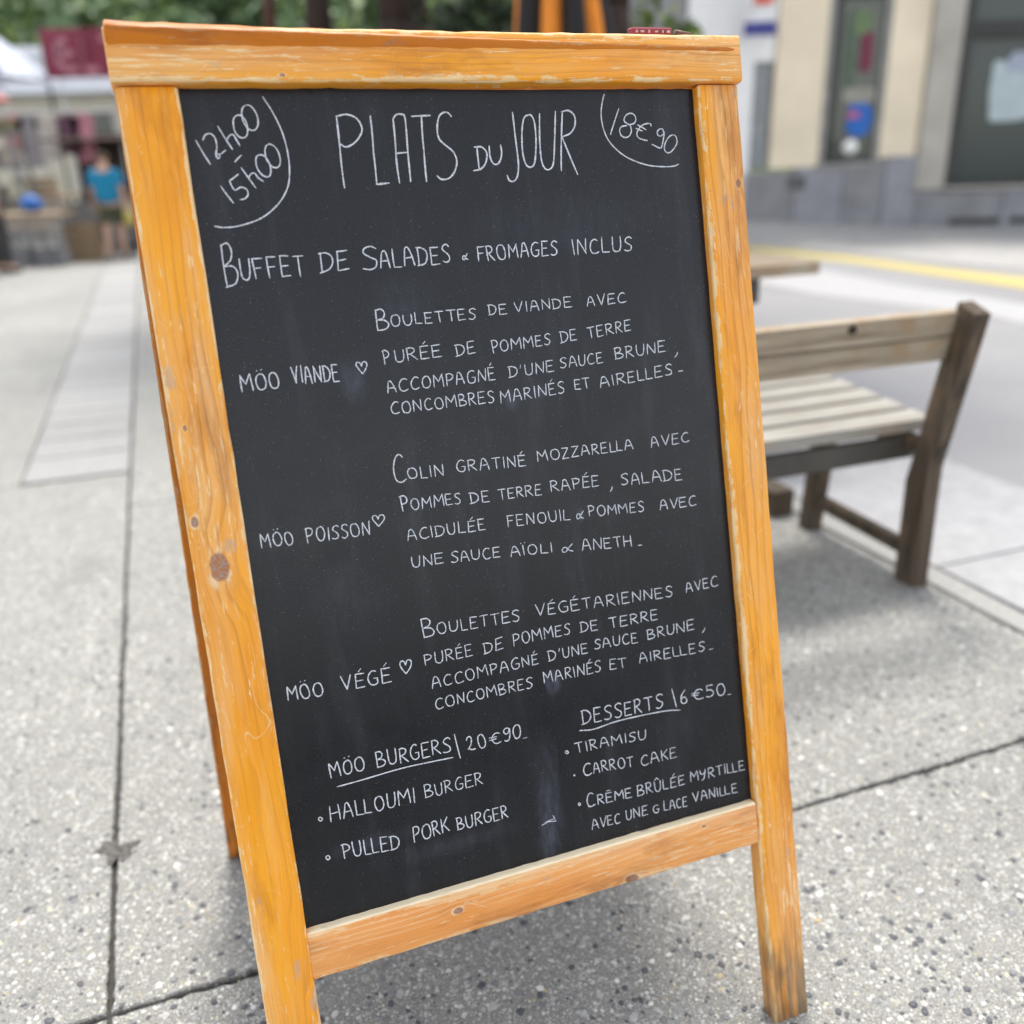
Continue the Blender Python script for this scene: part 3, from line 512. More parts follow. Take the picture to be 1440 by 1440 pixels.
for (line, words) in TEXT:
    for (txt, u0, v0, u1, v1, cap) in words:
        bm = bmesh.new()
        gap = .20
        adv = [GL[ch][0] * (1 + lr.uniform(-.07, .07)) for ch in txt]
        gaps = [(gap * (.35 if (a == 'L' and b == 'L') else 1)) for a, b in zip(txt, txt[1:])]
        tot = sum(adv) + sum(gaps)
        Ln = math.hypot(u1 - u0, v1 - v0); sx = Ln / tot if tot else cap
        if len(txt) == 1: sx = max(Ln / GL[txt][0], cap * .35)
        dx, dy = (u1 - u0) / Ln, (v1 - v0) / Ln
        x = 0
        wd = PEN * (1.0 if cap > .016 else .86)
        for i, ch in enumerate(txt):
            g = GL[ch]; hs = cap * (1 + lr.uniform(-.05, .05)); b0 = lr.uniform(-.035, .035) * cap; sk = lr.uniform(-.05, .05) + .0
            ws = adv[i] / GL[ch][0]
            def T(p):
                px = (x + p[0] * ws) * sx + p[1] * sk * cap; py = p[1] * hs + b0
                return Vector((u0 + dx * px, v0 + dy * px + py))
            for (kind, pts) in g[1:]:
                jp = [(a + lr.uniform(-.018, .018), b + lr.uniform(-.018, .018)) for a, b in pts]
                if pts[0] == pts[-1]: jp[-1] = jp[0]
                q = [T(p) for p in jp]
                if kind == 'C': ribbon(bm, catmull(q), wd)
                else: seg_split(q, wd, bm)
            x += adv[i] + (gaps[i] if i < len(gaps) else 0)
        finish_text(bm, NAMES.get(txt) or 'white chalk lettering reading ' + txt)
SPLIT = {'PLATS|DU|JOUR': (9, 11, 16), 'circle|12h00|-|15h00': (1, 7, 8, 14), 'circle|18€90': (1, 8)}
for (line, k, strokes) in RAW:
    names = line.split('|'); cuts = SPLIT.get(line)
    if cuts is None: cuts = tuple(range(1, len(strokes) + 1)) if 'underline' in line else (len(strokes),)
    s0 = 0
    for gi, s1 in enumerate(cuts):
        grp = strokes[s0:s1] if gi < len(cuts) - 1 else strokes[s0:]
        s0 = s1; bm = bmesh.new()
        for (kind, pts) in grp:
            if kind == 'C': ribbon(bm, catmull([Vector(p) for p in pts], .002), PEN * k)
            else: seg_split([Vector(p) for p in pts], PEN * k, bm)
        nm = names[gi] if gi < len(names) else names[0]
        if line == 'chip': finish_text(bm, 'small pale scratch in the black surface').name = 'scratch'
        elif 'underline' in line: finish_text(bm, 'chalk mark beside the ' + line.split()[0].lower() + ' list').name = 'chalk_mark'
        elif nm == 'circle': finish_text(bm, 'curved chalk line round the corner note').name = 'chalk_mark'
        else: finish_text(bm, 'white chalk lettering reading ' + nm)

# ---------------------------------------------------------------- ground
def aggregate():
    n = NT('exposed_aggregate', .8, .3)
    p = n.coord()
    pw = n.map(p, (1, 1, 1))
    cem = n.ramp(n.noise(p, 260, 3, .6), [(.3, (.072, .071, .067)), (.7, (.180, .178, .168))])
    c = cem; h = n.math('MULTIPLY', n.noise(p, 300, 3, .6), .35)
    dw = n.new('ShaderNodeVectorMath'); dw.operation = 'ADD'; n.put(dw.inputs[0], p)
    nz = n.new('ShaderNodeTexNoise'); nz.inputs['Scale'].default_value = 150; n.put(nz.inputs['Vector'], p)
    ms = n.new('ShaderNodeVectorMath'); ms.operation = 'SCALE'; ms.inputs[3].default_value = .005; n.put(ms.inputs[0], nz.outputs['Color'])
    n.put(dw.inputs[1], ms.outputs[0]); q = dw.outputs[0]
    for (scale, lo, seed, present) in ((300, .36, 0, .22), (140, .40, 3, .42), (70, .38, 5, .74)):
        v = n.voro(n.map(q, loc=(seed, seed, 0)), scale)
        cr, cg, cb = n.sep(v.outputs['Color'])
        rad = n.math('MULTIPLY', n.math('ADD', .45, cg), lo)
        m = n.math('MULTIPLY', n.step(n.math('SUBTRACT', v.outputs['Distance'], rad), .04, -.04), n.step(cr, present, present + .02))
        stone = n.ramp(cb, [(0, (.030, .034, .04)), (.13, (.10, .105, .11)), (.24, (.21, .21, .205)), (.45, (.32, .32, .30)), (.64, (.40, .39, .35)), (.76, (.34, .30, .19)), (.80, (.20, .19, .17)), (.90, (.42, .42, .40)), (1, (.16, .17, .18))], 'CONSTANT')
        stone = n.mix(.35, stone, n.ramp(n.noise(p, 700, 2), [(.3, (.10, .10, .10)), (.7, (.42, .42, .40))]))
        c = n.mix(m, c, stone)
        h = n.math('ADD', h, n.math('MULTIPLY', m, n.math('SUBTRACT', .9, n.math('MULTIPLY', v.outputs['Distance'], 1.2))))
    big = n.ramp(n.noise(p, 1.1, 4, .6), [(.3, .90), (.7, 1.10)])
    c = n.mix(1.0, c, big, 'MULTIPLY')
    st = n.math('MULTIPLY', n.step(n.noise(p, 3.2, 5, .65), .56, .70), .40)
    c = n.mix(st, c, (.10, .10, .095))
    c = n.mix(1.0, c, (1.88, 1.885, 1.86), 'MULTIPLY')
    n.color(c); n.bump(h, .9, .0028)
    n.rough(.75)
    return n.m
agg = aggregate()
joint_m = plain('joint_grit', (.055, .053, .049), .9, .4, 120, bump=.003)
gr = struct(link('ground', poly([(-120, -30), (120, -30), (120, 160), (-120, 160)], -.011), joint_m))
def slab(a0, a1, b0, b1, seed, gap=.0030, mat=agg, name='paving_slab', jit=.0017, top=0, step=.012, chips=()):
    """one cast slab with a worn, slightly ragged arris"""
    rr = random.Random(seed); a0 += gap; a1 -= gap; b0 += gap; b1 -= gap
    pts = []
    for (p, q) in (((a0, b0), (a1, b0)), ((a1, b0), (a1, b1)), ((a1, b1), (a0, b1)), ((a0, b1), (a0, b0))):
        L = math.hypot(q[0] - p[0], q[1] - p[1]); k = max(2, min(260, int(L / step)))
        nx, ny = -(q[1] - p[1]) / L, (q[0] - p[0]) / L
        for i in range(k):
            t = i / k; j = abs(rr.gauss(0, jit)) * (1 + 1.4 * max(0, math.sin(i * .11 + seed))) if i else jit
            x, y = p[0] + (q[0] - p[0]) * t, p[1] + (q[1] - p[1]) * t
            for (ca, cb, cr) in chips:
                d = math.hypot(x - ca, y - cb)
                if d < cr: j += (cr - d) * .75 * rr.uniform(.7, 1.2)
            pts.append((x + nx * j, y + ny * j))
    bm = bmesh.new()
    ca, cb = (a0 + a1) / 2, (b0 + b1) / 2
    def sh(p, d):
        x, y = p; x += d if x < ca else -d; y += d if y < cb else -d
        return AB(x, y)
    v0 = [bm.verts.new((*AB(*p), -.018)) for p in pts]
    v1 = [bm.verts.new((*AB(*p), top - .003)) for p in pts]
    v2 = [bm.verts.new((*sh(p, .0025), top)) for p in pts]
    N = len(pts)
    for i in range(N):
        j = (i + 1) % N
        bm.faces.new((v0[i], v0[j], v1[j], v1[i])); bm.faces.new((v1[i], v1[j], v2[j], v2[i]))
    bm.faces.new(v2)
    return link(name, tomesh(bm), mat, gr)
AJ, BJ = -.235, 1.163       # the two joints that cross in front of the sign
chipc = [(-.232, 1.545, .030)]
slab(AJ, 1.92, BJ, 3.50, 11); slab(AJ, 1.92, 3.50, 6.2, 12); slab(AJ, 1.92, 6.2, 9.4, 13); slab(AJ, 1.92, 9.4, 13.5, 14)
slab(AJ, 1.92, -1.3, BJ, 15); slab(-2.4, AJ, -1.3, BJ, 16); slab(-2.4, AJ, BJ, 3.93, 17)
slab(1.925, 2.02, -3, 16, 18, mat=plain('pale_edging', (.30, .30, .285), .8, .2, 60), name='edging_strip', step=.2)
for i, b0 in enumerate((3.93, 6.6, 9.9, 13.4)):
    b1 = (6.6, 9.9, 13.4, 17.5)[i]
    slab(-3.6, -.643, b0, b1, 30 + i, step=.2); slab(-6.9, -3.6, b0, b1, 40 + i, step=.2)
for i, (b0, b1) in enumerate(((-1.3, 1.163), (1.163, 3.93))): slab(-5.2, -2.4, b0, b1, 50 + i, step=.2)
for i in range(5): slab(-10.2, -6.9, 1 + i * 3.3, 4.3 + i * 3.3, 60 + i, step=.3)
slab(AJ, 1.92, 13.5, 17.5, 19, step=.2)
# drainage strip of smooth granite setts
def sett_mat():
    n = NT('granite_sett', .7, .35)
    r = n.new('ShaderNodeObjectInfo').outputs['Random']
    c = n.ramp(r, [(0, (.21, .208, .202)), (.4, (.29, .288, .28)), (.7, (.36, .358, .35)), (1, (.24, .238, .232))])
    c = n.mix(.5, c, n.ramp(n.noise(n.coord(), 90, 3), [(.3, (.20, .198, .19)), (.7, (.38, .376, .365))]))
    n.color(c); return n.m
sett = sett_mat(); b = 3.94; k = 0
while b < 13.6:
    d = rnd.choice((.26, .30, .34, .30)) 
    slab(-.6475, AJ + .003, b, b + d, 100 + k, gap=.006, mat=sett, name='granite_sett', top=.004, step=.1); b += d; k += 1
    if k % 3 == 0: b += .0
# kerb slabs, road, markings
kerb_m = plain('white_concrete', (.345, .345, .35), .8, .12, 14, bump=.002)
for i in range(13): slab(2.02, 2.805, -2.6 + i * 1.5, -1.1 + i * 1.5, 200 + i, gap=.003, mat=kerb_m, name='kerb_slab', top=.002, step=.3, jit=.001)
def asphalt_mat():
    n = NT('asphalt', .85, .3); p = n.coord()
    c = n.ramp(n.noise(p, 90, 3, .7), [(.3, (.19, .19, .195)), (.7, (.30, .30, .305))])
    c = n.mix(n.step(n.noise(p, .7, 4, .6), .42, .62), c, (.27, .27, .275))
    n.color(c); n.bump(n.noise(p, 150, 3), .6, .003); return n.m
asph = asphalt_mat()
road = struct(link('road', poly([AB(2.80, -8), AB(2.80, 60), AB(40, 60), AB(40, -8)], -.008), asph))
def worn_paint(name, c, under=(.25, .25, .255), amt=.5):
    n = NT(name, .7, .3); p = n.coord()
    f = n.noise(p, 12, 5, .75)
    n.color(n.mix(n.math('MULTIPLY', n.step(f, .52, .62), amt), c, under)); return n.m
wl = [(2.15, 9.45), (2.62, 8.02), (3.49, 6.71), (3.60, 6.1), (4.6, 3.9), (5.4, 3.9), (4.45, 6.2), (3.99, 7.17), (3.82, 7.75), (3.5, 8.42), (3.21, 9.78)]
struct(link('white_road_band', poly(wl, -.004), worn_paint('white_road_paint', (.36, .36, .365), amt=.35)))
yl = [(2.6, 12.7), (3.05, 11.66), (3.72, 10.26), (4.04, 9.2), (4.41, 7.98), (5.6, 5.6), (6.2, 5.9), (4.80, 8.65), (4.42, 9.45), (3.96, 10.75), (3.3, 12.2), (2.8, 13.2)]
struct(link('yellow_road_line', poly(yl, -.0035), worn_paint('yellow_road_paint', (.47, .39, .14), amt=.5)))
# far footway ramps gently up towards the house
pav_m = plain('footway_concrete', (.34, .335, .325), .85, .12, 5)
near = [(-1.0, 13.3, -.004), (2.75, 12.95, -.002), (3.95, 11.2, -.002), (5.0, 9.3, -.002), (6.6, 6.3, -.002), (16, 3.4, -.02)]
far = [(-1.0, 13.75, .50), (2.0, 13.75, .345), (3.43, 13.75, .255), (5.86, 13.75, .082), (7.38, 13.75, .0), (16, 13.75, -.25)]
bm = bmesh.new(); na = [bm.verts.new(v) for v in near]; fa = [bm.verts.new(v) for v in far]
for i in range(5): bm.faces.new((na[i], na[i + 1], fa[i + 1], fa[i]))
struct(link('footway', tomesh(bm), pav_m))

# dark grit stain where the arris has broken away at the joint
bm = bmesh.new(); rr = random.Random(5)
pts = []
for k in range(60):
    an = k / 60 * 2 * math.pi; q = .024 + .004 * rr.random() + .007 * math.sin(2 * an + 2.6) + .006 * math.sin(3 * an + 1) + .006 * math.sin(5 * an) + .004 * math.sin(9 * an)
    pts.append(AB(AJ + .003 + q * math.cos(an), 1.535 + q * 1.35 * math.sin(an)))
bm.faces.new([bm.verts.new((x, y, .0006)) for x, y in pts])
link('mortar_patch', tomesh(bm), plain('wet_grit', (.085, .082, .075), .8, .9, 130, bump=.008), gr)

# stones standing proud of the cast surface near the sign: joined relief
def stones():
    rr = random.Random(9)
    mats = [plain('stone_slate', (.075, .08, .092), .55, .3, 300), plain('stone_grey', (.19, .195, .20), .6, .3, 300), plain('stone_cream', (.42, .41, .36), .6, .2, 300), plain('stone_tan', (.40, .33, .19), .6, .25, 300), plain('stone_white', (.48, .48, .46), .6, .15, 300)]
    wts = [.40, .36, .14, .05, .05]
    V, F, MI = [], [], []
    for _ in range(17000):
        x = rr.uniform(-1.3, 1.75); y = .66 + 2.2 * rr.random() ** 1.6
        if abs(x) > .25 + y * .62: continue
        a = x * CA + y * SA; b = -x * SA + y * CA
        if abs(a - AJ) < .008 or abs(b - BJ) < .008 or a > 1.9: continue
        mi = rr.choices(range(5), wts)[0]
        r = .0016 + .0022 * rr.random() ** 2
        if rr.random() < (.30 if mi == 0 else .08 if mi == 1 else .03): r = rr.uniform(.0035, .0078)
        el = rr.uniform(.55, 1.0); th = rr.uniform(0, math.pi); ct, s_ = math.cos(th), math.sin(th)
        base = len(V); n = 7 if r < .004 else 9; hz = r * rr.uniform(.12, .35)
        jr = [rr.uniform(.8, 1.15) for _ in range(n)]
        for (f, z) in ((1.0, -.0008), (.93, hz * .55), (.55, hz)):
            for i in range(n):
                an = 2 * math.pi * i / n; px, py = r * f * jr[i] * math.cos(an), r * el * f * jr[i] * math.sin(an)
                V.append((x + px * ct - py * s_, y + px * s_ + py * ct, z))
        for l in range(2):
            for i in range(n):
                j = (i + 1) % n; F.append((base + l * n + i, base + l * n + j, base + (l + 1) * n + j, base + (l + 1) * n + i)); MI.append(mi)
        F.append(tuple(base + 2 * n + i for i in range(n))); MI.append(mi)
    me = bpy.data.meshes.new('stones'); me.from_pydata(V, [], F)
    for m in mats: me.materials.append(m)
    me.polygons.foreach_set('material_index', MI); me.polygons.foreach_set('use_smooth', [True] * len(F)); me.update()
    return stuff(link('pebbles', me), 'small grey, cream and slate pebbles set in the concrete paving', 'pebbles')
stones()

# ---------------------------------------------------------------- picnic bench and table (weathered timber, on the paving grid)
def weathered(name, base, lite, seed=0, stain_or_shade=.3, gs=(3, 60, 60)):
    n = NT(name, .8, .25); p = n.map(n.coord('Object'), loc=(seed, seed * 2, seed))
    g = n.noise(n.map(p, gs), 1, 4, .65)
    c = n.ramp(g, [(.3, base), (.65, lite)])
    c = n.mix(n.math('MULTIPLY', n.step(n.noise(p, 7, 4, .6), .5, .62), stain_or_shade), c, (.30, .17, .07))
    n.color(c); n.bump(g, .5, .002); return n.m
w_slat = weathered('silver_slat', (.19, .15, .10), (.42, .36, .275), 1, .45)
w_seat = weathered('bleached_slat', (.20, .19, .165), (.37, .355, .315), 2, .25)
w_dark = weathered('dark_timber', (.030, .024, .018), (.12, .092, .065), 3, .2, (60, 60, 3))
w_apron = plain('dark_apron', (.060, .054, .046), .5, .2, 10)
bench = thing('bench', 'weathered grey timber picnic bench with a two board backrest behind the menu board', 'bench', (*AB(1.9, 1.85), 0), 0.3482)
# bench local axes: x = a - 1.9, y = b - 1.85
def board_part(name, c, s, mat, parent, bev=.004, rot=(0, 0, 0)):
    return link(name, box((0, 0, 0), s, bev, seg=2), mat, parent, c, rot)
def extr(prof, x0, x1, bev=.003):
    """side profile (y,z) pushed along x"""
    bm = bmesh.new()
    a = [bm.verts.new((x0, y, z)) for y, z in prof]; b_ = [bm.verts.new((x1, y, z)) for y, z in prof]
    n = len(prof); bm.faces.new(a[::-1]); bm.faces.new(b_)
    for i in range(n): bm.faces.new((a[i], a[(i + 1) % n], b_[(i + 1) % n], b_[i]))
    bmesh.ops.recalc_face_normals(bm, faces=bm.faces)
    bmesh.ops.bevel(bm, geom=list(bm.edges), offset=bev, segments=1, affect='EDGES')
    return tomesh(bm)
BL = 1.62
for xo in (0.0, -BL + .1):
    x0, x1 = xo - .045, xo + .005
    link('rear_leg', extr([(-.035, 0), (.045, 0), (.05, .30), (.035, .37), (-.045, .80), (-.110, .775), (-.030, .355), (-.03, .30)], x0, x1), w_dark, bench)
    link('front_leg', extr([(.43, 0), (.49, 0), (.455, .425), (.385, .425)], x0, x1), w_dark, bench)
    link('stretcher', extr([(.046, .075), (.425, .085), (.42, .125), (.045, .115)], x0 + .008, x1 - .008), w_dark, bench)
    link('seat_bearer', extr([(.052, .375), (.50, .405), (.50, .44), (.052, .42)], x0 + .004, x1 - .004), w_dark, bench)
link('apron', box((-BL / 2 + .075, .085, .385), (BL - .15, .022, .065), .003), w_apron, bench)
for i in range(5):
    y = .105 + i * .098; z = .437 + i * .0085
    board_part('seat_slat', (-BL / 2 + .03 - i * .004, y, z + .014), (BL + .02, .078, .034), w_seat, bench, rot=(R(5), 0, 0))
th_ = math.atan2(.165, .43)
for k, (z, h) in enumerate(((.748, .061), (.682, .063))):
    y = .022 - (z - .40) * .190 + .012
    board_part('back_slat', (-BL / 2 + .005, y, z), (BL - .075, .030, h), w_slat, bench, rot=(R(10.5), 0, 0))
bm = bmesh.new(); cyl_bm(bm, (0, -.003, 0), (0, .004, 0), .011, n=12)
link('knot_hole', tomesh(bm), plain('dark_knot', (.03, .022, .015), .9), bench, (-.365, -.052, .758), (R(10.5), 0, 0))

for (x, y, z) in ((-.018, -.080, .748), (-.018, -.062, .682), (-BL + .08, -.080, .748), (-BL + .08, -.062, .682), (-.018, -.034, .40)):
    bm = bmesh.new(); cyl_bm(bm, (x, y - .012, z), (x, y + .02, z), .010, n=10); link('bolt', tomesh(bm), w_apron, bench)
table = thing('picnic_table', 'weathered timber picnic table standing beyond the grey bench', 'picnic table', (*AB(2.33, 2.95), 0), 0.3482)
for i in range(5): board_part('table_board', (-.95, .06 + i * .142, .745), (1.9, .136, .045), w_slat, table)
for xo in (-.30, -1.6):
    board_part('crossbar', (xo + .03, .345, .672), (.075, .62, .095), w_apron, table)
    board_part('leg', (xo, .17, .34), (.07, .09, .62), w_dark, table, rot=(R(-14), 0, 0)); board_part('leg', (xo, .50, .34), (.07, .09, .62), w_dark, table, rot=(R(14), 0, 0))
for xo in (-.47, -1.6):
    board_part('foot_beam', (xo, -.02, .045), (.085, 1.0, .09), w_dark, table)

# ---------------------------------------------------------------- the pale house across the road (front faces the square)
YF = 13.6
render_m = plain('cream_render', (.82, .715, .55), .9, .13, 1.1)
slate = plain('grey_plinth_stone', (.235, .235, .25), .7, .18, 3)
slate2 = plain('light_plinth_stone', (.27, .275, .30), .7, .15, 3)
house = thing('cream_house', 'cream rendered house front with grey stone plinth and a dark shop window', 'house', (4, YF, 0))
def wall(name, x0, x1, z0, z1, mat, parent, y=0, d=.25, bev=.004):
    return link(name, box(((x0 + x1) / 2 - 4, y + d / 2, (z0 + z1) / 2), (x1 - x0, d, z1 - z0), bev), mat, parent)
wall('wall', 3.70, 4.36, .90, 5.2, render_m, house); wall('wall', 5.20, 5.71, 1.0, 5.2, render_m, house); wall('wall', 4.36, 5.20, 3.15, 5.2, render_m, house)
wall('wall', 5.71, 11.5, 3.10, 5.2, render_m, house, y=.02)
wall('wall', 9.2, 11.5, .55, 3.1, render_m, house, y=.02)
xs = [3.38, 4.05, 4.72, 5.30, 5.76]
for i in range(4): wall('plinth_stone', xs[i] + .004, xs[i + 1] - .004, -.3, (.86, .91, .965, 1.02)[i], (slate, slate2, slate, slate2)[i], house, y=-.05, d=.3, bev=.01)
wall('plinth_stone', 5.76, 7.0, -.5, .565, slate, house, y=-.045, d=.3, bev=.01); wall('plinth_stone', 7.01, 9.2, -.5, .565, slate2, house, y=-.045, d=.3, bev=.01)
wall('plinth_stone', 9.21, 11.5, -.5, .565, slate, house, y=-.045, d=.3, bev=.01)
dark_m = plain('dark_frame', (.035, .035, .034), .5, .2)
for x0, x1 in ((6.27, 6.98), (7.12, 7.8)):
    v = wall('cellar_vent', x0, x1, .085, .175, dark_m, house, y=-.052, d=.02)
wall('wall_hatch', 3.94, 4.20, .62, .80, plain('dull_hatch', (.11, .11, .115), .6), house, y=-.06, d=.02)
pil = plain('grey_pilaster', (.42, .40, .355), .85, .12, 3)
wall('pilaster', 5.72, 6.12, .57, 3.1, pil, house, y=-.08, d=.33, bev=.012)
# upright window with posters
greyf = plain('grey_reveal', (.30, .30, .28), .7)
wd_ = link('window', None, None, house, (4.70 - 4, 0, 2.05))
def wpart(name, x0, x1, z0, z1, mat, parent, y, d, cx, cz, bev=.003):
    return link(name, box(((x0 + x1) / 2 - cx, y + d / 2, (z0 + z1) / 2 - cz), (x1 - x0, d, z1 - z0), bev), mat, parent)
def glass_mat(name, tint, r=.08):
    n = NT(name, r, .45); n.color(tint); n.b.inputs['Metallic'].default_value = 0; return n.m
glassd = glass_mat('shop_glass', (.045, .06, .058), .12)
glassg = glass_mat('window_glass', (.10, .11, .095), .12)
W_ = dict(cx=4.70, cz=2.05)
wpart('reveal', 4.36, 4.43, .93, 3.15, greyf, wd_, -.02, .22, **W_); wpart('frame', 4.43, 4.54, .95, 3.15, dark_m, wd_, .02, .12, **W_); wpart('frame', 5.12, 5.2, .95, 3.15, greyf, wd_, .02, .12, **W_)
wpart('frame', 4.54, 5.12, .95, 1.02, dark_m, wd_, .02, .1, **W_); wpart('frame', 4.54, 5.12, 2.98, 3.15, dark_m, wd_, .02, .1, **W_); wpart('pane', 4.54, 5.12, 1.02, 2.98, glassg, wd_, .08, .012, **W_)
sill = wpart('sill', 4.34, 5.22, .90, .95, greyf, wd_, -.09, .30, **W_)
def blob(cx, cz, rx, rz, y, n=16, d=.006, sq=.0, seed=0):
    bm = bmesh.new(); rr = random.Random(seed); a = []; b_ = []
    for i in range(n):
        an = 2 * math.pi * i / n; q = 1 + rr.uniform(-.1, .1)
        c_, s_ = math.cos(an), math.sin(an); e = 1 - sq
        px = cx + rx * q * math.copysign(abs(c_) ** e, c_); pz = cz + rz * q * math.copysign(abs(s_) ** e, s_)
        a.append(bm.verts.new((px, y, pz))); b_.append(bm.verts.new((px, y + d, pz)))
    bm.faces.new(a); bm.faces.new(b_[::-1])
    for i in range(n): bm.faces.new((a[i], b_[i], b_[(i + 1) % n], a[(i + 1) % n]))
    bmesh.ops.recalc_face_normals(bm, faces=bm.faces); return tomesh(bm)
for (nm, cx, cz, rx, rz, c_, sq, yy) in (('poster', 4.83, 2.68, .12, .17, (.14, .21, .10), .2, .065), ('poster', 4.91, 2.33, .085, .24, (.17, .03, .06), .6, .062), ('poster', 4.70, 2.3, .08, .5, (.09, .13, .09), .5, .068),
                                     ('poster', 4.87, 1.80, .21, .10, (.30, .29, .25), .6, .066), ('poster', 4.90, 1.50, .17, .20, (.02, .13, .48), .5, .064), ('poster', 4.82, 1.56, .09, .05, (.45, .12, .25), .3, .060)):
    link(nm, blob(cx - 4.70, cz - 2.05, rx, rz, yy, sq=sq, seed=int(cx * 100)), plain('poster_print', c_, .6, .15, 9), wd_)
bm = bmesh.new(); bmesh.ops.create_uvsphere(bm, u_segments=20, v_segments=12, radius=.10)
globe = tag(link('highlight_ball', tomesh(bm, smooth=True), plain('highlight_white', (.80, .82, .80), .15, .03, spec=.8), None, (4.70, YF - .26, 1.155)), 'white ball standing in for a blurred spot of light in front of the lower window corner of the cream house', 'highlight')  # white ball shaped after an out-of-focus spot of light
# big shop window
sw_ = link('shop_window', None, None, house, (7.6 - 4, 0, 1.8))
S_ = dict(cx=7.6, cz=1.8)
for nm, x0, x1, z0, z1, m_, y_, d_ in (('frame', 6.13, 6.27, .60, 3.1, dark_m, -.03, .2), ('frame', 9.1, 9.2, .60, 3.1, dark_m, -.03, .2), ('frame', 6.27, 9.1, .60, .68, dark_m, -.02, .16), ('frame', 6.27, 9.1, 2.46, 2.66, dark_m, -.02, .16),
                               ('mullion', 7.75, 7.83, .68, 2.46, dark_m, -.01, .14), ('pane', 6.27, 7.75, .68, 2.46, glassd, .09, .012), ('pane', 7.83, 9.1, .68, 2.46, glassd, .09, .012), ('pane', 6.27, 9.1, 2.66, 3.1, glassd, .09, .012), ('sill', 6.12, 9.2, .565, .60, pil, -.12, .3)):
    wpart(nm, x0, x1, z0, z1, m_, sw_, y_, d_, **S_)
link('poster', blob(6.95 - 7.6, 1.80 - 1.8, .30, .40, .07, sq=.65, seed=4), plain('white_poster', (.42, .50, .52), .5, .12, 6), sw_)
link('poster', blob(7.05 - 7.6, 2.16 - 1.8, .22, .12, .060, sq=.5, seed=5), plain('pale_blue_poster', (.34, .38, .48), .5, .2, 9), sw_)
link('curtain', box((6.85 - 7.6, .16, 1.05 - 1.8), (.12, .02, .72), .004), plain('pale_curtain', (.30, .42, .38), .8), sw_)

white_house = thing('white_house', 'white house front left of the cream one, with a hanging shop sign', 'house', (2.4, YF + .06, 0))
wr = plain('white_render', (.86, .86, .86), .9, .05, 3)
def wh(name, x0, x1, z0, z1, m_, y=0, d=.25): return link(name, box(((x0 + x1) / 2 - 2.4, y + d / 2, (z0 + z1) / 2), (x1 - x0, d, z1 - z0), .004), m_, white_house)
wh('wall', 2.52, 3.42, .3, 5.0, wr); wh('wall', 3.42, 3.69, 2.25, 5.0, wr); wh('wall', 1.2, 2.52, .3, 5.0, plain('grey_render', (.30, .30, .31), .9, .2, 2), .1)
wh('shutter', 3.425, 3.685, .90, 2.24, plain('grey_shutter', (.24, .26, .28), .6), .05, .1)
for i in range(9): wh('shutter_slat', 3.435, 3.675, .95 + i * .14, 1.06 + i * .14, plain('shutter_slat_grey', (.30, .32, .34), .6) if i == 0 else bpy.data.materials['shutter_slat_grey'], .03, .03)
hs = thing('hanging_sign', 'small hanging sign, dark blue band below a red field, on the white house', 'sign', (3.36, YF - .35, 2.77))
link('board', box((0, 0, .05), (.40, .07, .62), .006), plain('sign_white', (.72, .72, .74), .5), hs)
link('blue_band', box((0, -.002, -.17), (.404, .078, .16), .004), plain('sign_blue', (.05, .055, .26), .5), hs)
link('red_field', blob(0.02, .24, .15, .14, -.043, sq=.4, seed=3), plain('sign_red', (.70, .13, .08), .5), hs)
link('bracket', box((.10, .20, .40), (.03, .36, .03), .003), dark_m, hs)

# ---------------------------------------------------------------- foliage
def leaf_mat(name, c, var=.5):
    n = NT(name, .55, .35)
    g = n.new('ShaderNodeNewGeometry'); r = g.outputs['Random Per Island']
    d = tuple(x * (1 - var) for x in c); l = tuple(min(1, x * (1 + var)) for x in c)
    n.color(n.ramp(r, [(0, d), (.6, c), (1, (l[0] * 1.25, l[1], l[2] * .7))]))
    n.b.inputs['Subsurface Weight'].default_value = 0
    return n.m
lm1 = leaf_mat('leaf_mid_green', (.085, .14, .045)); lm2 = leaf_mat('leaf_dark_green', (.028, .050, .022)); lm3 = leaf_mat('leaf_fresh_green', (.12, .19, .04))
bark = plain('dark_bark', (.045, .030, .024), .9, .4, 9, bump=.02); bark2 = plain('red_bark', (.085, .038, .026), .9, .3, 9, bump=.02)
def crown_mesh(blobs, n, size, seed):
    rr = random.Random(seed); V, F = [], []
    for k in range(n):
        (c, r) = blobs[rr.randrange(len(blobs))]
        d = Vector((rr.gauss(0, 1), rr.gauss(0, 1), rr.gauss(0, 1))).normalized() * (r * rr.random() ** .33)
        p = Vector(c) + Vector((d.x, d.y, d.z * .85))
        a = Vector((rr.gauss(0, 1), rr.gauss(0, 1), rr.gauss(0, .7))).normalized(); b_ = a.cross(Vector((rr.gauss(0, 1), rr.gauss(0, 1), rr.gauss(0, 1)))).normalized()
        s = size * rr.uniform(.6, 1.4); i = len(V)
        V += [p - a * s, p + b_ * s * .5, p + a * s, p - b_ * s * .5]; F.append((i, i + 1, i + 2, i + 3))
    me = bpy.data.meshes.new('leaves'); me.from_pydata([tuple(v) for v in V], [], F); me.update(); return me
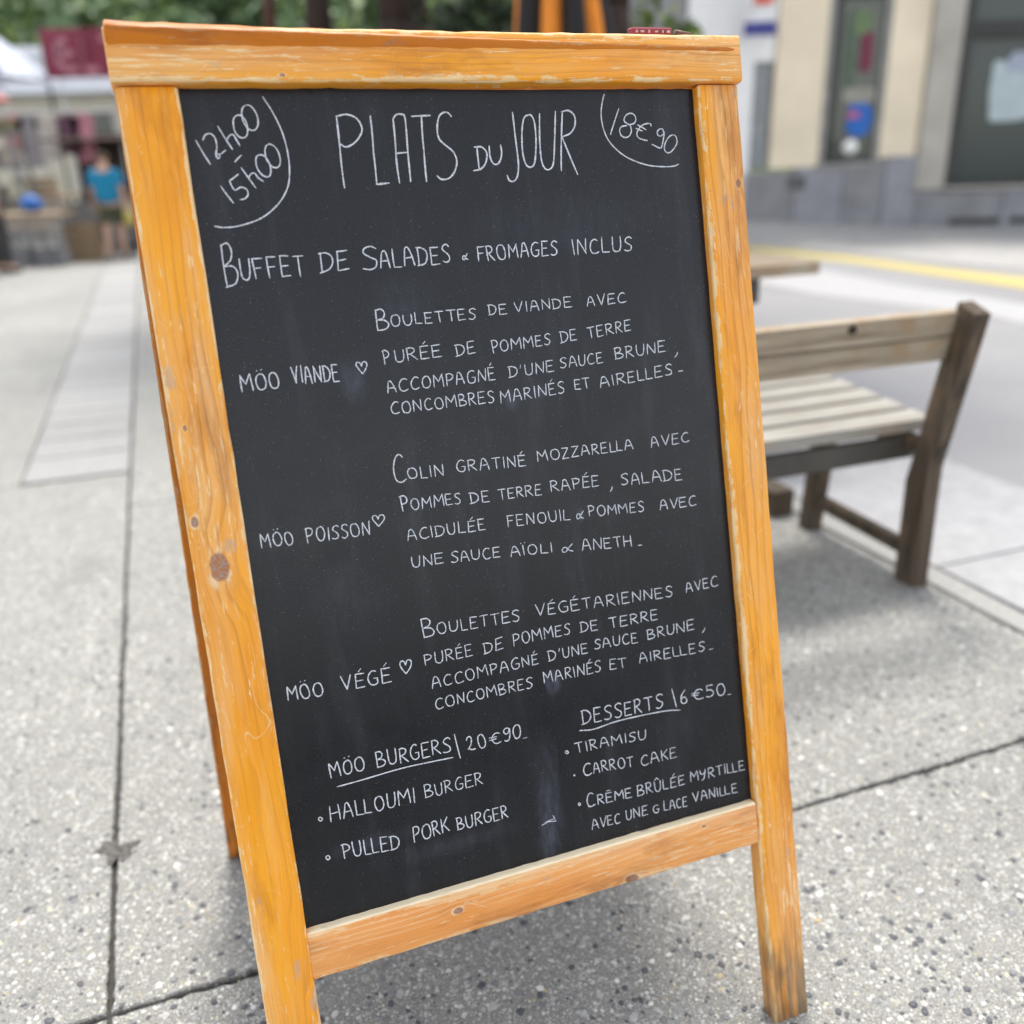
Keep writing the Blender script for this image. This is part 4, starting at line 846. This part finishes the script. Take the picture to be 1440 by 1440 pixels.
def trunk_mesh(h, r, seed, limbs=5, reach=2.0):
    rr = random.Random(seed); bm = bmesh.new(); p = Vector((0, 0, -.05)); k = 6; pts = [p]
    for i in range(k): p = p + Vector((rr.uniform(-.06, .06), rr.uniform(-.06, .06), h / k)); pts.append(p)
    for i in range(k): cyl_bm(bm, pts[i], pts[i + 1] + (pts[i + 1] - pts[i]) * .03, r * (1 - .09 * i) * (1.25 if i == 0 else 1), r * (1 - .09 * (i + 1)), n=14)
    for i in range(limbs):
        s = pts[-1 - (i % 2)]; a = i / limbs * 6.28 + rr.random(); m = s + Vector((math.cos(a) * reach * .45, math.sin(a) * reach * .45, reach * .5)); e = m + Vector((math.cos(a) * reach * .5, math.sin(a) * reach * .5, reach * .45))
        cyl_bm(bm, s, m, r * .42, r * .25, 8); cyl_bm(bm, m, e, r * .25, r * .08, 8)
    return tomesh(bm, smooth=True)
def tree(name, label, loc, h, r, cr, seed, lm, bk, group=None, n=2600, size=.11):
    t = thing(name, label, 'tree', loc, 0, group)
    link('trunk', trunk_mesh(h, r, seed, reach=cr * .8), bk, t)
    rr = random.Random(seed); bl_ = [((math.cos(a) * cr * .55 * rr.random(), math.sin(a) * cr * .55 * rr.random(), h + cr * rr.uniform(.2, 1.1)), cr * rr.uniform(.35, .6)) for a in [rr.uniform(0, 6.28) for _ in range(9)]]
    link('crown', crown_mesh(bl_, n, size, seed), lm, t); return t
g_ = 'plane trees beyond the menu board'
tree('tree', 'slim reddish brown tree trunk, leftmost above the top rail of the board', (-1.97, 9.0, 0), 4.0, .078, 1.5, 1, lm1, bark2, g_)
tree('tree', 'middle sized dark brown tree trunk between the slim and the thick trunk', (-1.61, 9.05, 0), 4.3, .165, 1.9, 2, lm1, bark, g_)
tree('tree', 'thick dark brown tree trunk, widest above the top rail of the board', (-.77, 9.0, 0), 4.6, .305, 2.6, 3, lm1, bark, g_)
tree('tree', 'dark trunk right of the folded orange parasol', (.86, 7.0, 0), 4.2, .155, 1.7, 4, lm2, bark, g_)
sh = thing('shrub', 'dark green leafy shrub between the thick trunk and the orange parasol', 'shrub', (-.05, 7.9, 0))
link('foliage', crown_mesh([((rnd.uniform(-.28, .25), rnd.uniform(-.4, .4), .5 + i * .17), .38) for i in range(14)], 3600, .055, 5), lm2, sh)
link('stem', trunk_mesh(1.6, .03, 6, 4, .6), bark, sh)
pl_ = thing('potted_plant', 'leafy green plant in a grey pot beside the white house corner', 'plant', (1.02, 6.6, 0))
link('foliage', crown_mesh([((rnd.uniform(-.12, .16), rnd.uniform(-.15, .15), 1.0 + i * .12), .16) for i in range(9)], 520, .045, 8), lm3, pl_)
bm = bmesh.new(); cyl_bm(bm, (0, 0, 0), (0, 0, .45), .17, .23, 20); cyl_bm(bm, (0, 0, .45), (0, 0, .49), .245, .245, 20); link('pot', tomesh(bm), plain('grey_pot', (.22, .22, .23), .7), pl_)
link('stem', trunk_mesh(1.3, .015, 7, 4, .4), bark, pl_)

# folded parasol: orange and black cloth hanging in flutes round the pole
pa_ = thing('folded_parasol', 'folded orange and black parasol on a dark pole behind the top rail', 'parasol', (.36, 6.0, 0))
org = plain('orange_cloth', (.80, .26, .03), .8, .15, 6); blk = plain('black_cloth', (.018, .017, .018), .85, .2, 6)
def flute(a0, a1, ext=1.0):
    bm = bmesh.new(); rows = []
    for k in range(13):
        t = k / 12; z = 1.25 + 1.75 * t; rad = (.31 - .24 * t ** 1.3) * (1 + .05 * math.sin(9 * t + a0)) * ext
        row = []
        for i in range(7):
            u = i / 6; a = a0 + (a1 - a0) * u; q = rad * (.70 + .38 * math.sin(math.pi * u)) 
            row.append(bm.verts.new((q * math.cos(a), q * math.sin(a), z)))
        rows.append(row)
    for k in range(12):
        for i in range(6): bm.faces.new((rows[k][i], rows[k][i + 1], rows[k + 1][i + 1], rows[k + 1][i]))
    return tomesh(bm, smooth=True)
for i in range(10):
    a = -math.pi / 2 + (i - 4.5) * 2 * math.pi / 10
    link('cloth_fold', flute(a - .33, a + .33, 1 + .12 * (i % 2)), org if i % 2 == 0 else blk, pa_)
bm = bmesh.new(); cyl_bm(bm, (0, 0, 0), (0, 0, 3.1), .024, n=12); link('pole', tomesh(bm, smooth=True), dark_m, pa_)
link('base', box((0, 0, .04), (.6, .6, .08), .01), slate, pa_)

# ---------------------------------------------------------------- hill and wood behind
hill_m = plain('meadow_hill', (.085, .12, .05), .95, .35, .12)
bm = bmesh.new(); nx, ny = 60, 24; gv = []
hr = random.Random(2)
def hz(x, y): 
    t = max(0, (y - 34) / 66)
    return -.05 + 26 * t ** .85 * (1 + .12 * math.sin(x * .07 + 1) + .05 * math.sin(x * .31 + y * .2))
for j in range(ny):
    gv.append([bm.verts.new((-110 + i * 200 / (nx - 1), 34 + j * 66 / (ny - 1), hz(-110 + i * 200 / (nx - 1), 34 + j * 66 / (ny - 1)))) for i in range(nx)])
for j in range(ny - 1):
    for i in range(nx - 1): bm.faces.new((gv[j][i], gv[j][i + 1], gv[j + 1][i + 1], gv[j + 1][i]))
struct(link('hill', tomesh(bm, smooth=True), hill_m))
fr = random.Random(12); blobs = []
for _ in range(620):
    x = fr.uniform(-70, 30); y = fr.uniform(40, 95); blobs.append(((x, y, hz(x, y) + fr.uniform(.8, 2.4)), fr.uniform(1.4, 3.4)))
stuff(link('forest', crown_mesh(blobs, 90000, .45, 13), leaf_mat('forest_green', (.16, .25, .12), .55)), 'green wooded hillside behind the market street', 'wood')

# ---------------------------------------------------------------- market street on the left
lb = thing('long_building', 'long low cream building with a grey roof behind the market stalls', 'building', (-11.0, 26, 0))
cream2 = plain('pale_wall', (.66, .62, .50), .9, .08, 1.5)
link('wall', box((0, 2, 1.5), (12, 4, 3.0), .01), cream2, lb)
bm = bmesh.new()
for a, b_ in (((-6.3, -.5), (6.3, 2.2)),):
    bm.faces.new([bm.verts.new(v) for v in ((-6.3, -.5, 2.95), (6.3, -.5, 2.95), (6.3, 2.2, 4.3), (-6.3, 2.2, 4.3))]); bm.faces.new([bm.verts.new(v) for v in ((-6.3, 2.2, 4.3), (6.3, 2.2, 4.3), (6.3, 4.6, 3.0), (-6.3, 4.6, 3.0))])
bmesh.ops.solidify(bm, geom=list(bm.faces), thickness=.12); link('roof', tomesh(bm), plain('zinc_roof', (.34, .37, .42), .5, .15, 1), lb)
for i in range(6):
    x = -5 + i * 1.9
    wf_ = link('window', box((x, -.03, 2.05), (.75, .1, 1.0), .01), plain('pale_frame', (.55, .53, .48), .6) if i == 0 else bpy.data.materials['pale_frame'], lb)
    link('pane', box((x, -.09, 2.05), (.62, .03, .86), .004), glassg, wf_)
ban = thing('banner', 'maroon banner with pale lettering hung between poles above the stalls', 'banner', (-8.1, 20, 0))
link('cloth', box((0, 0, 3.25), (1.45, .03, .86), .004), plain('maroon_cloth', (.21, .030, .055), .7, .25, 2), ban)
pk = plain('faded_pink', (.46, .20, .24), .8, .2, 3)
for s_, nm in ((-1, 'pole'), (1, 'pole')):
    bm = bmesh.new(); cyl_bm(bm, (s_ * .74, .03, 0), (s_ * .74, .03, 3.8), .03, n=10); link(nm, tomesh(bm), dark_m, ban)
def strokes_on(parent, y, defs, wd, mat):
    for pts in defs:
        bm = bmesh.new()
        for p_, q_ in zip(pts, pts[1:]): bar_bm(bm, (p_[0], y, p_[1]), (q_[0], y, q_[1]), .012, wd)
        link('lettering', tomesh(bm), mat, parent)
strokes_on(ban, -.024, ([(-.25, 3.5), (-.42, 3.42), (-.45, 3.1), (-.3, 2.95), (-.1, 2.98)], [(.05, 3.55), (.05, 2.95), (.30, 2.95)], [(.42, 3.5), (.62, 3.5)], [(-.45, 3.25), (-.15, 3.25)]), .12, pk)
cn = thing('market_canopy', 'white and grey market canopy at the far left of the street', 'canopy', (-9.8, 18, 0))
bm = bmesh.new()
ap = bm.verts.new((0, 1.2, 3.9)); cs = [bm.verts.new(v) for v in ((-1.5, 0, 3.0), (1.05, 0, 2.75), (1.05, 2.4, 2.75), (-1.5, 2.4, 3.0))]
for i in range(4): bm.faces.new((cs[i], cs[(i + 1) % 4], ap))
link('roof_cloth', tomesh(bm), plain('white_tarpaulin', (.50, .54, .62), .7, .12, 1), cn)
link('valance', box((-.22, -.01, 2.72), (2.55, .02, .36), .004), plain('bluegrey_valance', (.36, .41, .48), .8, .3, 1.5), cn)
for x in (-1.48, 1.03):
    for y in (0.02, 2.38):
        bm = bmesh.new(); cyl_bm(bm, (x, y, 0), (x, y, 2.95), .025, n=8); link('pole', tomesh(bm), steel, cn)
rp_ = thing('red_parasol', 'faded red parasol at the left edge above the stalls', 'parasol', (-8.3, 15.5, 0))
bm = bmesh.new(); bmesh.ops.create_cone(bm, segments=10, radius1=1.0, radius2=.04, depth=.55, cap_ends=False); bmesh.ops.translate(bm, vec=(-.25, 0, 2.45), verts=bm.verts)
link('canopy', tomesh(bm), plain('red_canvas', (.42, .12, .11), .8, .2, 2), rp_)
bm = bmesh.new(); cyl_bm(bm, (-.25, 0, 0), (-.25, 0, 2.7), .022, n=8); link('pole', tomesh(bm), dark_m, rp_)

woodc = weathered('crate_wood', (.16, .11, .07), (.34, .25, .16), 6, .2)
greyc = plain('grey_plastic', (.20, .20, .21), .6, .15, 5)
def stall_table(label, x, y, w, d, h, rz=0):
    t = thing('market_table', label, 'table', (x, y, 0), rz, 'market tables')
    link('table_top', box((0, 0, h), (w, d, .035), .004), woodc, t)
    for sx in (-1, 1):
        for sy in (-1, 1): link('leg', box((sx * (w / 2 - .05), sy * (d / 2 - .05), h / 2 - .01), (.04, .04, h - .02), .003), greyc, t)
    link('cloth_skirt', box((0, -d / 2 - .008, h - .10), (w, .008, .16), .002), plain('linen_skirt', (.30, .26, .22), .9), t)
    return t
stall_table('market table with a blue bag on it at the left', -6.15, 12.6, 1.0, .6, .62)
stall_table('market table behind the one with the blue bag', -6.9, 14.3, 1.3, .7, .80)
stall_table('market table at the right end of the stalls, behind the person in blue', -5.35, 14.9, 1.2, .7, .72)
def crate(label, x, y, z, w, d, h, rz, mat=None):
    t = thing('crate', label, 'crate', (x, y, z), rz, 'crates at the market stalls')
    for sy in (-1, 1):
        for k in range(3): link('slat', box((0, sy * (d / 2 - .008), .03 + k * h / 3), (w, .012, h / 3 - .02), .002), mat or woodc, t)
    for sx in (-1, 1):
        for k in range(3): link('slat', box((sx * (w / 2 - .008), 0, .03 + k * h / 3), (.012, d - .03, h / 3 - .02), .002), mat or woodc, t)
    link('bottom', box((0, 0, .008), (w - .02, d - .02, .012), .002), mat or woodc, t)
    return t
crate('wooden crate on the ground, right of the table with the blue bag', -5.60, 12.9, 0, .42, .32, .26, .2)
crate('wooden crate stacked on the ground crate right of the table with the blue bag', -5.62, 12.9, .262, .38, .30, .24, -.1)
crate('grey plastic crate under the left end of the table with the blue bag', -6.35, 12.5, 0, .40, .32, .24, .1, greyc)
crate('grey plastic crate under the right leg of the table with the blue bag', -5.93, 12.55, 0, .36, .30, .22, -.2, greyc)
crate('wooden crate on the table behind the blue bag', -6.75, 14.25, .82, .5, .36, .26, .1)
crate('dark crate on the right hand market table', -5.45, 14.85, .74, .5, .36, .30, -.1, plain('dark_crate', (.06, .04, .035), .8))
bm = bmesh.new(); bmesh.ops.create_icosphere(bm, subdivisions=3, radius=.135)
for v in bm.verts:
    v.co.z = v.co.z * (.85 if v.co.z > 0 else .8); k_ = 1 - .45 * max(0, v.co.z) / .14
    v.co.x *= 1.1 * k_ + .03 * math.sin(9 * v.co.z * 8 + v.co.x * 22); v.co.y *= .8 * k_
tag(link('bag', tomesh(bm, smooth=True), plain('blue_bag', (.03, .13, .42), .45, .2, 20), None, (-6.03, 12.5, .765)), 'bright blue bag sitting on the front market table', 'bag')
# rail of hanging clothes behind
rk = thing('clothes_rack', 'clothes rack with pink, magenta and dark garments in front of the long building', 'clothes rack', (-7.3, 16.6, 0))
for x in (-.9, 1.0):
    bm = bmesh.new(); cyl_bm(bm, (x, 0, 0), (x, 0, 2.05), .02, n=8); link('post', tomesh(bm), steel, rk)
bm = bmesh.new(); cyl_bm(bm, (-.95, 0, 2.03), (1.05, 0, 2.03), .018, n=8); link('rail', tomesh(bm), steel, rk)
for i, (c_, x, h_) in enumerate((((.55, .25, .26), -.75, .55), ((.30, .28, .30), -.5, .8), ((.50, .46, .42), -.2, .7), ((.12, .06, .09), .18, .62), ((.45, .20, .25), .40, .75))):
    bm = bmesh.new(); a = []
    prof = [(-.05, 2.0), (-.20, 1.93), (-.16, 1.75), (-.15, 2.0 - h_), (.15, 2.0 - h_), (.16, 1.75), (.20, 1.93), (.05, 2.0)]
    f = [bm.verts.new((px + x, -.05, pz)) for px, pz in prof]; g = [bm.verts.new((px * .9 + x, .05, pz)) for px, pz in prof]
    bm.faces.new(f); bm.faces.new(g[::-1])
    for k in range(8): bm.faces.new((f[k], g[k], g[(k + 1) % 8], f[(k + 1) % 8]))
    bmesh.ops.recalc_face_normals(bm, faces=bm.faces); link('garment', tomesh(bm), plain('garment_cloth', c_, .9), rk)

# ---------------------------------------------------------------- people
def skin_obj(name, verts, edges, radii, mat, parent, root=0, sub=2):
    me = bpy.data.meshes.new(name); me.from_pydata(verts, edges, []); me.update()
    o = link(name, me, mat, parent)
    md = o.modifiers.new('skin', 'SKIN'); md.use_smooth_shade = True
    for i, r in enumerate(radii):
        sv = me.skin_vertices[0].data[i]; sv.radius = r if isinstance(r, tuple) else (r, r); sv.use_root = (i == root)
    s = o.modifiers.new('sub', 'SUBSURF'); s.levels = sub; s.render_levels = sub
    return o
skin_m = plain('skin', (.52, .32, .23), .55, .08, 10); hair_m = plain('brown_hair', (.06, .04, .025), .7, .3, 30)
def person(label, loc, rz, h, shirt, lower, shoes, long_=False, stride=.10, bag=None):
    k = h / 1.75
    t = thing('person', label, 'person', loc, rz)
    def S(v): return tuple(c * k for c in v)
    vs = [(0, 0, .95), (0, 0, 1.15), (0, .01, 1.38), (0, .0, 1.48), (0, .015, 1.55), (0, .02, 1.66)]; ra = [(.15, .11), (.14, .10), (.16, .105), (.065, .065), (.06, .065), (.082, .10)]
    ed = [(0, 1), (1, 2), (2, 3), (3, 4), (4, 5)]
    for s in (-1, 1):
        f = stride * s
        b0 = len(vs); vs += [(s * .095, .0, .86), (s * .10, f * .55 + .02, .50), (s * .10, f - .02, .10), (s * .105, f + .10, .045)]; ra += [(.088, .095), (.058, .065), (.04, .045), (.04, .035)]
        ed += [(0, b0), (b0, b0 + 1), (b0 + 1, b0 + 2), (b0 + 2, b0 + 3)]
        a0 = len(vs); vs += [(s * .19, .0, 1.40), (s * .245, -.03 - f * .3, 1.13), (s * .26, .05 - f * .8, .90), (s * .262, .065 - f * .9, .83)]; ra += [(.055, .055), (.042, .042), (.028, .030), (.036, .022)]
        ed += [(2, a0), (a0, a0 + 1), (a0 + 1, a0 + 2), (a0 + 2, a0 + 3)]
        hx, hy, hz_ = vs[-1]
        for q, (dy, L_) in enumerate(((-.03, .060), (-.010, .070), (.010, .066), (.028, .052))):
            c0 = len(vs); vs += [(hx, hy + dy, hz_ - .035), (hx - s * .012, hy + dy, hz_ - .035 - L_)]; ra += [(.010, .010), (.008, .008)]; ed += [(a0 + 3, c0), (c0, c0 + 1)]
        c0 = len(vs); vs += [(hx - s * .01, hy + .045, hz_ + .005), (hx - s * .016, hy + .062, hz_ - .035)]; ra += [(.011, .011), (.009, .009)]; ed += [(a0 + 3, c0), (c0, c0 + 1)]
    skin_obj('body', [S(v) for v in vs], ed, [(a * k, b * k) for a, b in ra], skin_m, t)
    # shirt
    vs2 = [(0, 0, .86), (0, 0, 1.15), (0, .01, 1.38), (0, .005, 1.46)]; r2 = [(.225, .16), (.225, .15), (.225, .14), (.085, .08)]; e2 = [(0, 1), (1, 2), (2, 3)]
    for s in (-1, 1):
        f = stride * s; c0 = len(vs2); vs2 += [(s * .195, 0, 1.405), (s * .245, -.025 - f * .25, 1.17)]; r2 += [(.075, .075), (.07, .07)]; e2 += [(2, c0), (c0, c0 + 1)]
    skin_obj('shirt', [S(v) for v in vs2], e2, [(a * k, b * k) for a, b in r2], shirt, t)
    vs3 = [(0, 0, .99)]; r3 = [(.175, .13)]; e3 = []
    for s in (-1, 1):
        f = stride * s; c0 = len(vs3); vs3 += [(s * .10, .0, .84), (s * .105, f * .5 + .02, .55)]; r3 += [(.11, .115), (.085, .09)]; e3 += [(0, c0), (c0, c0 + 1)]
        if long_: vs3 += [(s * .102, f - .01, .09)]; r3 += [(.062, .07)]; e3 += [(c0 + 1, c0 + 2)]
    skin_obj('trousers' if long_ else 'shorts', [S(v) for v in vs3], e3, [(a * k, b * k) for a, b in r3], lower, t)
    for s in (-1, 1):
        f = stride * s
        skin_obj('shoe', [S((s * .105, f - .055, .045)), S((s * .105, f + .04, .042)), S((s * .105, f + .15, .035))], [(0, 1), (1, 2)], [(.045 * k, .045 * k), (.048 * k, .042 * k), (.042 * k, .03 * k)], shoes, t)
    skin_obj('hair', [S((0, -.005, 1.60)), S((0, -.012, 1.68)), S((0, .01, 1.735))], [(0, 1), (1, 2)], [(.078 * k, .075 * k), (.092 * k, .10 * k), (.075 * k, .08 * k)], hair_m, t)
    # face: eyes, nose, mouth, ears
    fm = plain('face_dark', (.05, .03, .03), .5) if 'face_dark' not in bpy.data.materials else bpy.data.materials['face_dark']
    for s in (-1, 1):
        bm = bmesh.new(); bmesh.ops.create_uvsphere(bm, u_segments=8, v_segments=6, radius=.011 * k); link('eye', tomesh(bm, smooth=True), fm, t, S((s * .032, .108, 1.655)))
        bm = bmesh.new(); bmesh.ops.create_uvsphere(bm, u_segments=8, v_segments=6, radius=.026 * k); bmesh.ops.scale(bm, vec=(.4, .8, 1.2), verts=bm.verts); link('ear', tomesh(bm, smooth=True), skin_m, t, S((s * .083, .02, 1.645)))
    bm = bmesh.new(); bmesh.ops.create_cone(bm, segments=8, radius1=.016 * k, radius2=.006 * k, depth=.045 * k, cap_ends=True); link('nose', tomesh(bm, smooth=True), skin_m, t, S((0, .118, 1.635)), (R(-20), 0, 0))
    link('mouth', box((0, 0, 0), S((.045, .008, .008)), .002), fm, t, S((0, .112, 1.598)))
    return t
blue_s = plain('blue_shirt', (.010, .20, .36), .85, .15, 8); olive = plain('olive_shorts', (.075, .080, .045), .9, .2, 8); shoe_m = plain('grey_shoes', (.16, .16, .16), .7)
person('person walking away in a blue top, dark shorts and grey shoes', (-5.24, 13.0, 0), R(8), 1.38, blue_s, olive, shoe_m)
person('person in a dark plum top beside the one in blue', (-4.86, 13.5, 0), R(20), 1.33, plain('plum_shirt', (.09, .03, .08), .9), plain('dark_trousers', (.05, .05, .06), .9), shoe_m, long_=True)
person('person in a grey top and dark trousers at the left edge of the street', (-6.07, 11.6, 0), R(-60), 1.62, plain('grey_top', (.26, .25, .24), .9), plain('charcoal_trousers', (.035, .035, .035), .9), plain('black_shoes', (.03, .03, .03), .6), long_=True, stride=.05)
bm = bmesh.new(); bmesh.ops.create_icosphere(bm, subdivisions=2, radius=.10); bmesh.ops.scale(bm, vec=(.7, .55, 1.15), verts=bm.verts)
tag(link('bag', tomesh(bm, smooth=True), plain('yellow_bag', (.42, .34, .08), .6), None, (-4.99, 12.95, .53)), 'small yellow bag in the right hand of the person in blue', 'bag')

stl = thing('market_stall', 'dark brown covered market stall behind the person in blue', 'stall', (-6.2, 15.9, 0))
brn = plain('brown_stall_cloth', (.060, .042, .036), .9, .4, 3); tan = plain('tan_goods', (.26, .20, .15), .8, .4, 9)
link('back_cloth', box((.15, .9, .95), (2.3, .02, 1.5), .003), brn, stl); link('side_cloth', box((1.3, .45, .95), (.02, .9, 1.5), .003), brn, stl)
link('roof_cloth', box((.15, .4, 1.60), (2.5, 1.3, .04), .01), plain('stall_roof_cloth', (.20, .15, .13), .9, .3, 3), stl)
for x in (-1.0, 1.3):
    for y in (-.15, .9):
        bm = bmesh.new(); cyl_bm(bm, (x, y, 0), (x, y, 1.75), .02, n=8); link('pole', tomesh(bm), steel, stl)
link('counter', box((.15, .1, .62), (2.2, .5, .04), .004), tan, stl); link('counter_skirt', box((.15, -.15, .32), (2.2, .02, .6), .003), plain('grey_skirt', (.20, .19, .18), .9, .3, 4), stl)
st2 = thing('shelf_stall', 'grey market shelf stand with goods at the left edge', 'stall', (-7.35, 13.9, 0))
for z in (.35, .78, 1.2, 1.62): link('shelf', box((0, 0, z), (1.3, .4, .03), .003), greyc, st2)
for x in (-.63, .63):
    for y in (-.18, .18): link('post', box((x, y, .85), (.04, .04, 1.7), .003), greyc, st2)
gcs = [plain('goods_a', (.34, .33, .36), .7, .3, 8), plain('goods_b', (.15, .13, .07), .7, .3, 8), plain('goods_c', (.30, .26, .22), .7, .3, 8), plain('goods_d', (.42, .40, .30), .7, .3, 8)]
for i, z in enumerate((.365, .795, 1.215, 1.635)):
    for j in range(5): h_ = .14 + .15 * rnd.random(); link('box_of_goods', box((-.5 + j * .25, 0, z + h_ / 2), (.18, .28, h_), .01), gcs[(i * 3 + j * 2) % 4], st2)
